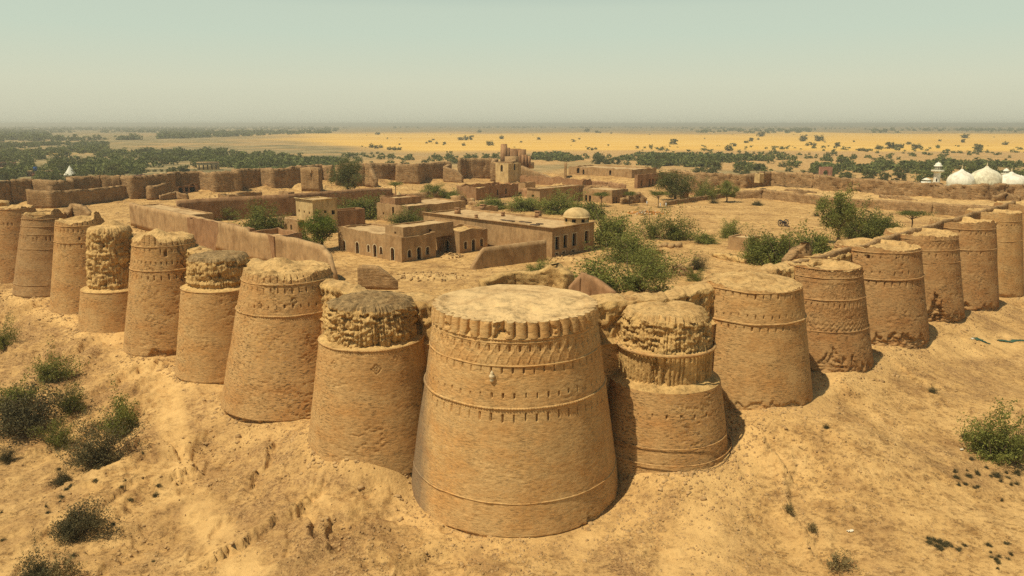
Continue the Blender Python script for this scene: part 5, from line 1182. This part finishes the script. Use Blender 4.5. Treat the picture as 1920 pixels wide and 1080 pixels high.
for k,(px,py,w_) in enumerate(((918,273,14),(1263,271,16),(1075,266,9),(1506,265,14),(1535,265,17),(1570,275,11),(1646,280,11),(1668,279,17),(1682,277,26),(1717,279,16),(1834,283,16),(1427,256,14),(1101,247,10),(806,267,7),(1810,259,14),(1618,284,20),(1367,283,16),(1520,273,20),(873,262,30),(705,278,26),(740,281,28),(1010,262,8),(1110,281,20))):
    ns=1 if w_<19 else 3
    for j in range(ns):
        X,Y=at(px+(j-(ns-1)/2)*w_/ns,py+rr.uniform(-1,1)*(ns>1),0); D=math.hypot(X,Y); belt.append((('fardk',),X,Y,0,w_/F*D/ns*(1.0 if ns==1 else 1.15),'lone dark tree out on the golden field','lone trees on the golden field','tree'))
for k in range(30):
    px=rr.uniform(640,1920);py=rr.uniform(247,284); X,Y=at(px,py,0); D=math.hypot(X,Y); belt.append((('fardk',),X,Y,0,rr.uniform(4,10)/F*D,'lone dark tree out on the golden field','lone trees on the golden field','tree'))
for k in range(8):
    px=278+12.5*k; X,Y=at(px,322,0); belt.append((('fardk',),X,Y,0,4.5,'small clipped round tree in the row beyond the far left wall','row of clipped round trees','tree'))
g=random.Random(9)
for kinds,X,Y,Z,w_,label,group,name in belt:
    kd=g.choice(kinds)+str(g.randrange(3)); plant(kd,X,Y,Z-.3,w_,w_*g.uniform(.55,.85),label,name if name=='bush' else 'tree',name,group,trunk=(name=='tree'))
# the rest of the far woodland reads as one mass
def woodland():
    g=np.random.default_rng(4); base=[]
    for s in range(6):
        c,cl=crown_mesh('w',200+s,70,1,.65,.45,.33,'round',14,'leaf_far'); v=np.empty(len(c.vertices)*3,np.float32); c.vertices.foreach_get('co',v); base.append(v.reshape(-1,3)); bpy.data.meshes.remove(c)
    pts=[]
    def zone(n,x0,x1,y0,y1,smin,smax,cond=None,thr=.0):
        k=0
        for _ in range(12):
            m=n*3; x=g.uniform(x0,x1,m); y=g.uniform(y0,y1,m); p=np.array([at(a,b_,0) for a,b_ in zip(x,y)])
            lg=np.log(p[:,1]); q=fbm(p[:,0]/p[:,1]*9,lg*7,301,3)*.6+fbm(p[:,0]/p[:,1]*34,lg*20,303,2)*.5
            ok=(hfar(p[:,0],p[:,1])<-12)&(q>thr+.25*g.random(m))
            for i in np.nonzero(ok)[0]:
                if cond and not cond(x[i],y[i]): continue
                pts.append((p[i,0],p[i,1],g.uniform(smin,smax))); k+=1
                if k>=n: return
    zone(2300,-60,640,266,338,7,16,lambda x,y: y>262+max(0,(x-150))*.075 and not(200<x<560 and 262<y<285) and not(265<x<450 and y>314),-.09)
    zone(2600,-60,620,234.5,266,13,30,lambda x,y: not(95<x<300 and 249<y<262) and y<268-.035*max(0,x-100),-.22)
    zone(120,640,1010,286,306,4,9)
    zone(900,1000,1960,290,342,7,15,lambda x,y: y>292+.03*max(0,x-1250) and y<300+.05*max(0,x-1000))
    zone(240,1200,1960,276,318,4,10)
    zone(700,560,1960,234.3,246,14,34,lambda x,y: not(640<x<1250 and y>241))
    zone(160,1300,1960,241,250,14,30)
    zone(60,640,1960,246,280,3,7)
    V=[]
    for X,Y,s in pts:
        b_=base[g.integers(6)]; a=g.random()*6.28; c_,s_=math.cos(a),math.sin(a); z=float(gz(np.array(X),np.array(Y),False)) if Y<900 else 0
        r=b_*np.array((s/2,s/2,s/2*g.uniform(.9,1.3))); V.append(np.stack([r[:,0]*c_-r[:,1]*s_+X,r[:,0]*s_+r[:,1]*c_+Y,r[:,2]+z-.3],-1))
    V=np.concatenate(V); o=obj('far_woodland',V,np.arange(len(V)).reshape(-1,4),M['leaf_far']); tag(o,kind='stuff')
woodland()
# stones and brick rubble lying on the slopes
def rubble(name,n,seed,test,smin,smax,mat):
    g=np.random.default_rng(seed)
    ico=[(-1,-1,-.6),(1,-1,-.6),(1,1,-.6),(-1,1,-.6),(-.7,-.6,.7),(.8,-.7,.5),(.6,.8,.8),(-.8,.7,.6)]; ico=np.array(ico); fc=np.array([(3,2,1,0),(4,5,6,7),(0,1,5,4),(1,2,6,5),(2,3,7,6),(3,0,4,7)])
    X,Y=test(g,n); Z=gz(X,Y); k=len(X)
    s=smin+(smax-smin)*g.random(k)**4; a=g.random(k)*6.28
    B=ico[None]*(s[:,None,None]*np.array((.5,.4,.35))*g.uniform(.6,1.4,(k,1,3))); c,s_=np.cos(a)[:,None],np.sin(a)[:,None]
    P=np.stack([B[...,0]*c-B[...,1]*s_+X[:,None],B[...,0]*s_+B[...,1]*c+Y[:,None],B[...,2]+Z[:,None]],-1)
    Fc=(fc[None]+8*np.arange(k)[:,None,None]).reshape(-1,4)
    o=obj(name,P.reshape(-1,3),Fc,M[mat]); tag(o,kind='stuff')
def out_slope(g,n):
    xs=[];ys=[];t=0
    while t<n:
        r=g.uniform(70,260,n*3);a=g.uniform(-.62,.62,n*3);X=r*np.sin(a);Y=r*np.cos(a); hn=hnear(X,Y)
        d=-hn; pr=np.exp(-np.maximum(d-8,0)/22)*sst(fbm(X/9,Y/9,83,4)+.12,-.1,.3)+.04
        ok=(d>3)&(g.random(n*3)<pr); xs.append(X[ok]);ys.append(Y[ok]);t+=ok.sum()
    return np.concatenate(xs)[:n],np.concatenate(ys)[:n]
def in_court(g,n):
    xs=[];ys=[];t=0
    while t<n:
        X=g.uniform(-200,220,n*3);Y=g.uniform(100,480,n*3);hn=hnear(X,Y);hf=hfar(X,Y)
        pr=.10+np.exp(-np.maximum(hn-6,0)/10)+.5*np.exp(-np.maximum(hf,0)/15)
        ok=(hn>4)&(hf>2)&(g.random(n*3)<pr); xs.append(X[ok]);ys.append(Y[ok]);t+=ok.sum()
    return np.concatenate(xs)[:n],np.concatenate(ys)[:n]
def at_feet(g,n):
    ks=[k for k in ORD]; i=g.integers(0,len(ks),n); c=np.array([TW[k][:2] for k in ks])[i]; r=np.array([TW[k][3] for k in ks])[i]
    a=g.uniform(0,2*PI,n); q=r*(1.0+.45*g.random(n)**2.2); X=c[:,0]+q*np.cos(a);Y=c[:,1]+q*np.sin(a); ok=(hnear(X,Y)<-1)&(fbm(X/3,Y/3,401,3)>-.1); return X[ok],Y[ok]
rubble('slope_rubble',30000,1,out_slope,.06,.42,'stone'); rubble('court_rubble',26000,2,in_court,.12,.95,'stone'); rubble('fallen_bricks',16000,3,at_feet,.10,.8,'stone')
# ------------------------------------------------------------------ air, light, camera
def haze():
    m=bpy.data.materials.new('haze_air'); m.use_nodes=True; nt=m.node_tree; nt.nodes.remove(nt.nodes['Principled BSDF'])
    v=N(nt,'ShaderNodeVolumePrincipled'); v.inputs['Color'].default_value=(.96,.92,.76,1); v.inputs['Density'].default_value=HAZE; v.inputs['Anisotropy'].default_value=.2
    nt.links.new(v.outputs[0],nt.nodes['Material Output'].inputs['Volume'])
    b=MB(); b.box((0,0,-6),64000,64000,66); o=b.build('haze',m); tag(o,kind='stuff')
HAZE=1.5e-4
haze()
w=bpy.data.worlds.new('World'); bpy.context.scene.world=w; w.use_nodes=True; nt=w.node_tree; bg=nt.nodes['Background']
sky=N(nt,'ShaderNodeTexSky',sky_type='NISHITA'); sky.sun_disc=False
PALE0,PALE1=(.70,.70,.53),(.64,.72,.57)
SX,SY,EL=math.cos(R(210)),math.sin(R(210)),63.5
sky.sun_elevation=R(EL); sky.sun_rotation=math.atan2(SX,SY); sky.air_density=1.0; sky.dust_density=1.0; sky.ozone_density=1.0; sky.altitude=0
# dusty air: the sky pales towards the horizon, deeper overhead
sep=N(nt,'ShaderNodeSeparateXYZ'); nt.links.new(N(nt,'ShaderNodeTexCoord').outputs['Generated'],sep.inputs[0])
fac=ramp(nt,sep.outputs[2],[(0,(.88,)*3),(.14,(.78,)*3),(.22,(.14,)*3),(.45,(.0,)*3)])
pale=ramp(nt,sep.outputs[2],[(0,(.60,.59,.44)),(.02,(.66,.65,.49)),(.05,PALE0),(.11,PALE1)])
k=N(nt,'ShaderNodeVectorMath',operation='SCALE'); k.inputs['Scale'].default_value=1/.085; nt.links.new(pale,k.inputs[0])
dust=mixc(nt,fac,mixc(nt,1.0,sky.outputs[0],(.95,1.0,.80),'MULTIPLY'),k.outputs[0])
nt.links.new(dust,bg.inputs['Color']); bg.inputs['Strength'].default_value=.085
l=bpy.data.lights.new('sun','SUN'); l.energy=4.8; l.angle=R(.6); l.color=(1,.90,.70)
lo=bpy.data.objects.new('sun',l); C.objects.link(lo)
import mathutils
hx=math.hypot(SX,SY); d=mathutils.Vector((SX/hx*math.cos(R(EL)),SY/hx*math.cos(R(EL)),math.sin(R(EL))))
lo.rotation_euler=d.to_track_quat('Z','Y').to_euler(); lo.location=(0,0,200)
cam=bpy.data.cameras.new('camera'); cam.sensor_width=36; cam.lens=36*F/1920; cam.clip_start=.5; cam.clip_end=90000
co=bpy.data.objects.new('camera',cam); C.objects.link(co); co.location=(0,0,H); co.rotation_euler=(PI/2-PIT,0,0)
sc=bpy.context.scene; sc.camera=co
sc.view_settings.view_transform='Standard'; sc.view_settings.look='None'; sc.view_settings.exposure=0.0; sc.view_settings.gamma=1
sc.cycles.max_bounces=6; sc.cycles.diffuse_bounces=3; sc.cycles.volume_bounces=0; sc.cycles.transparent_max_bounces=4
try: sc.cycles.use_denoising=False
except Exception: pass
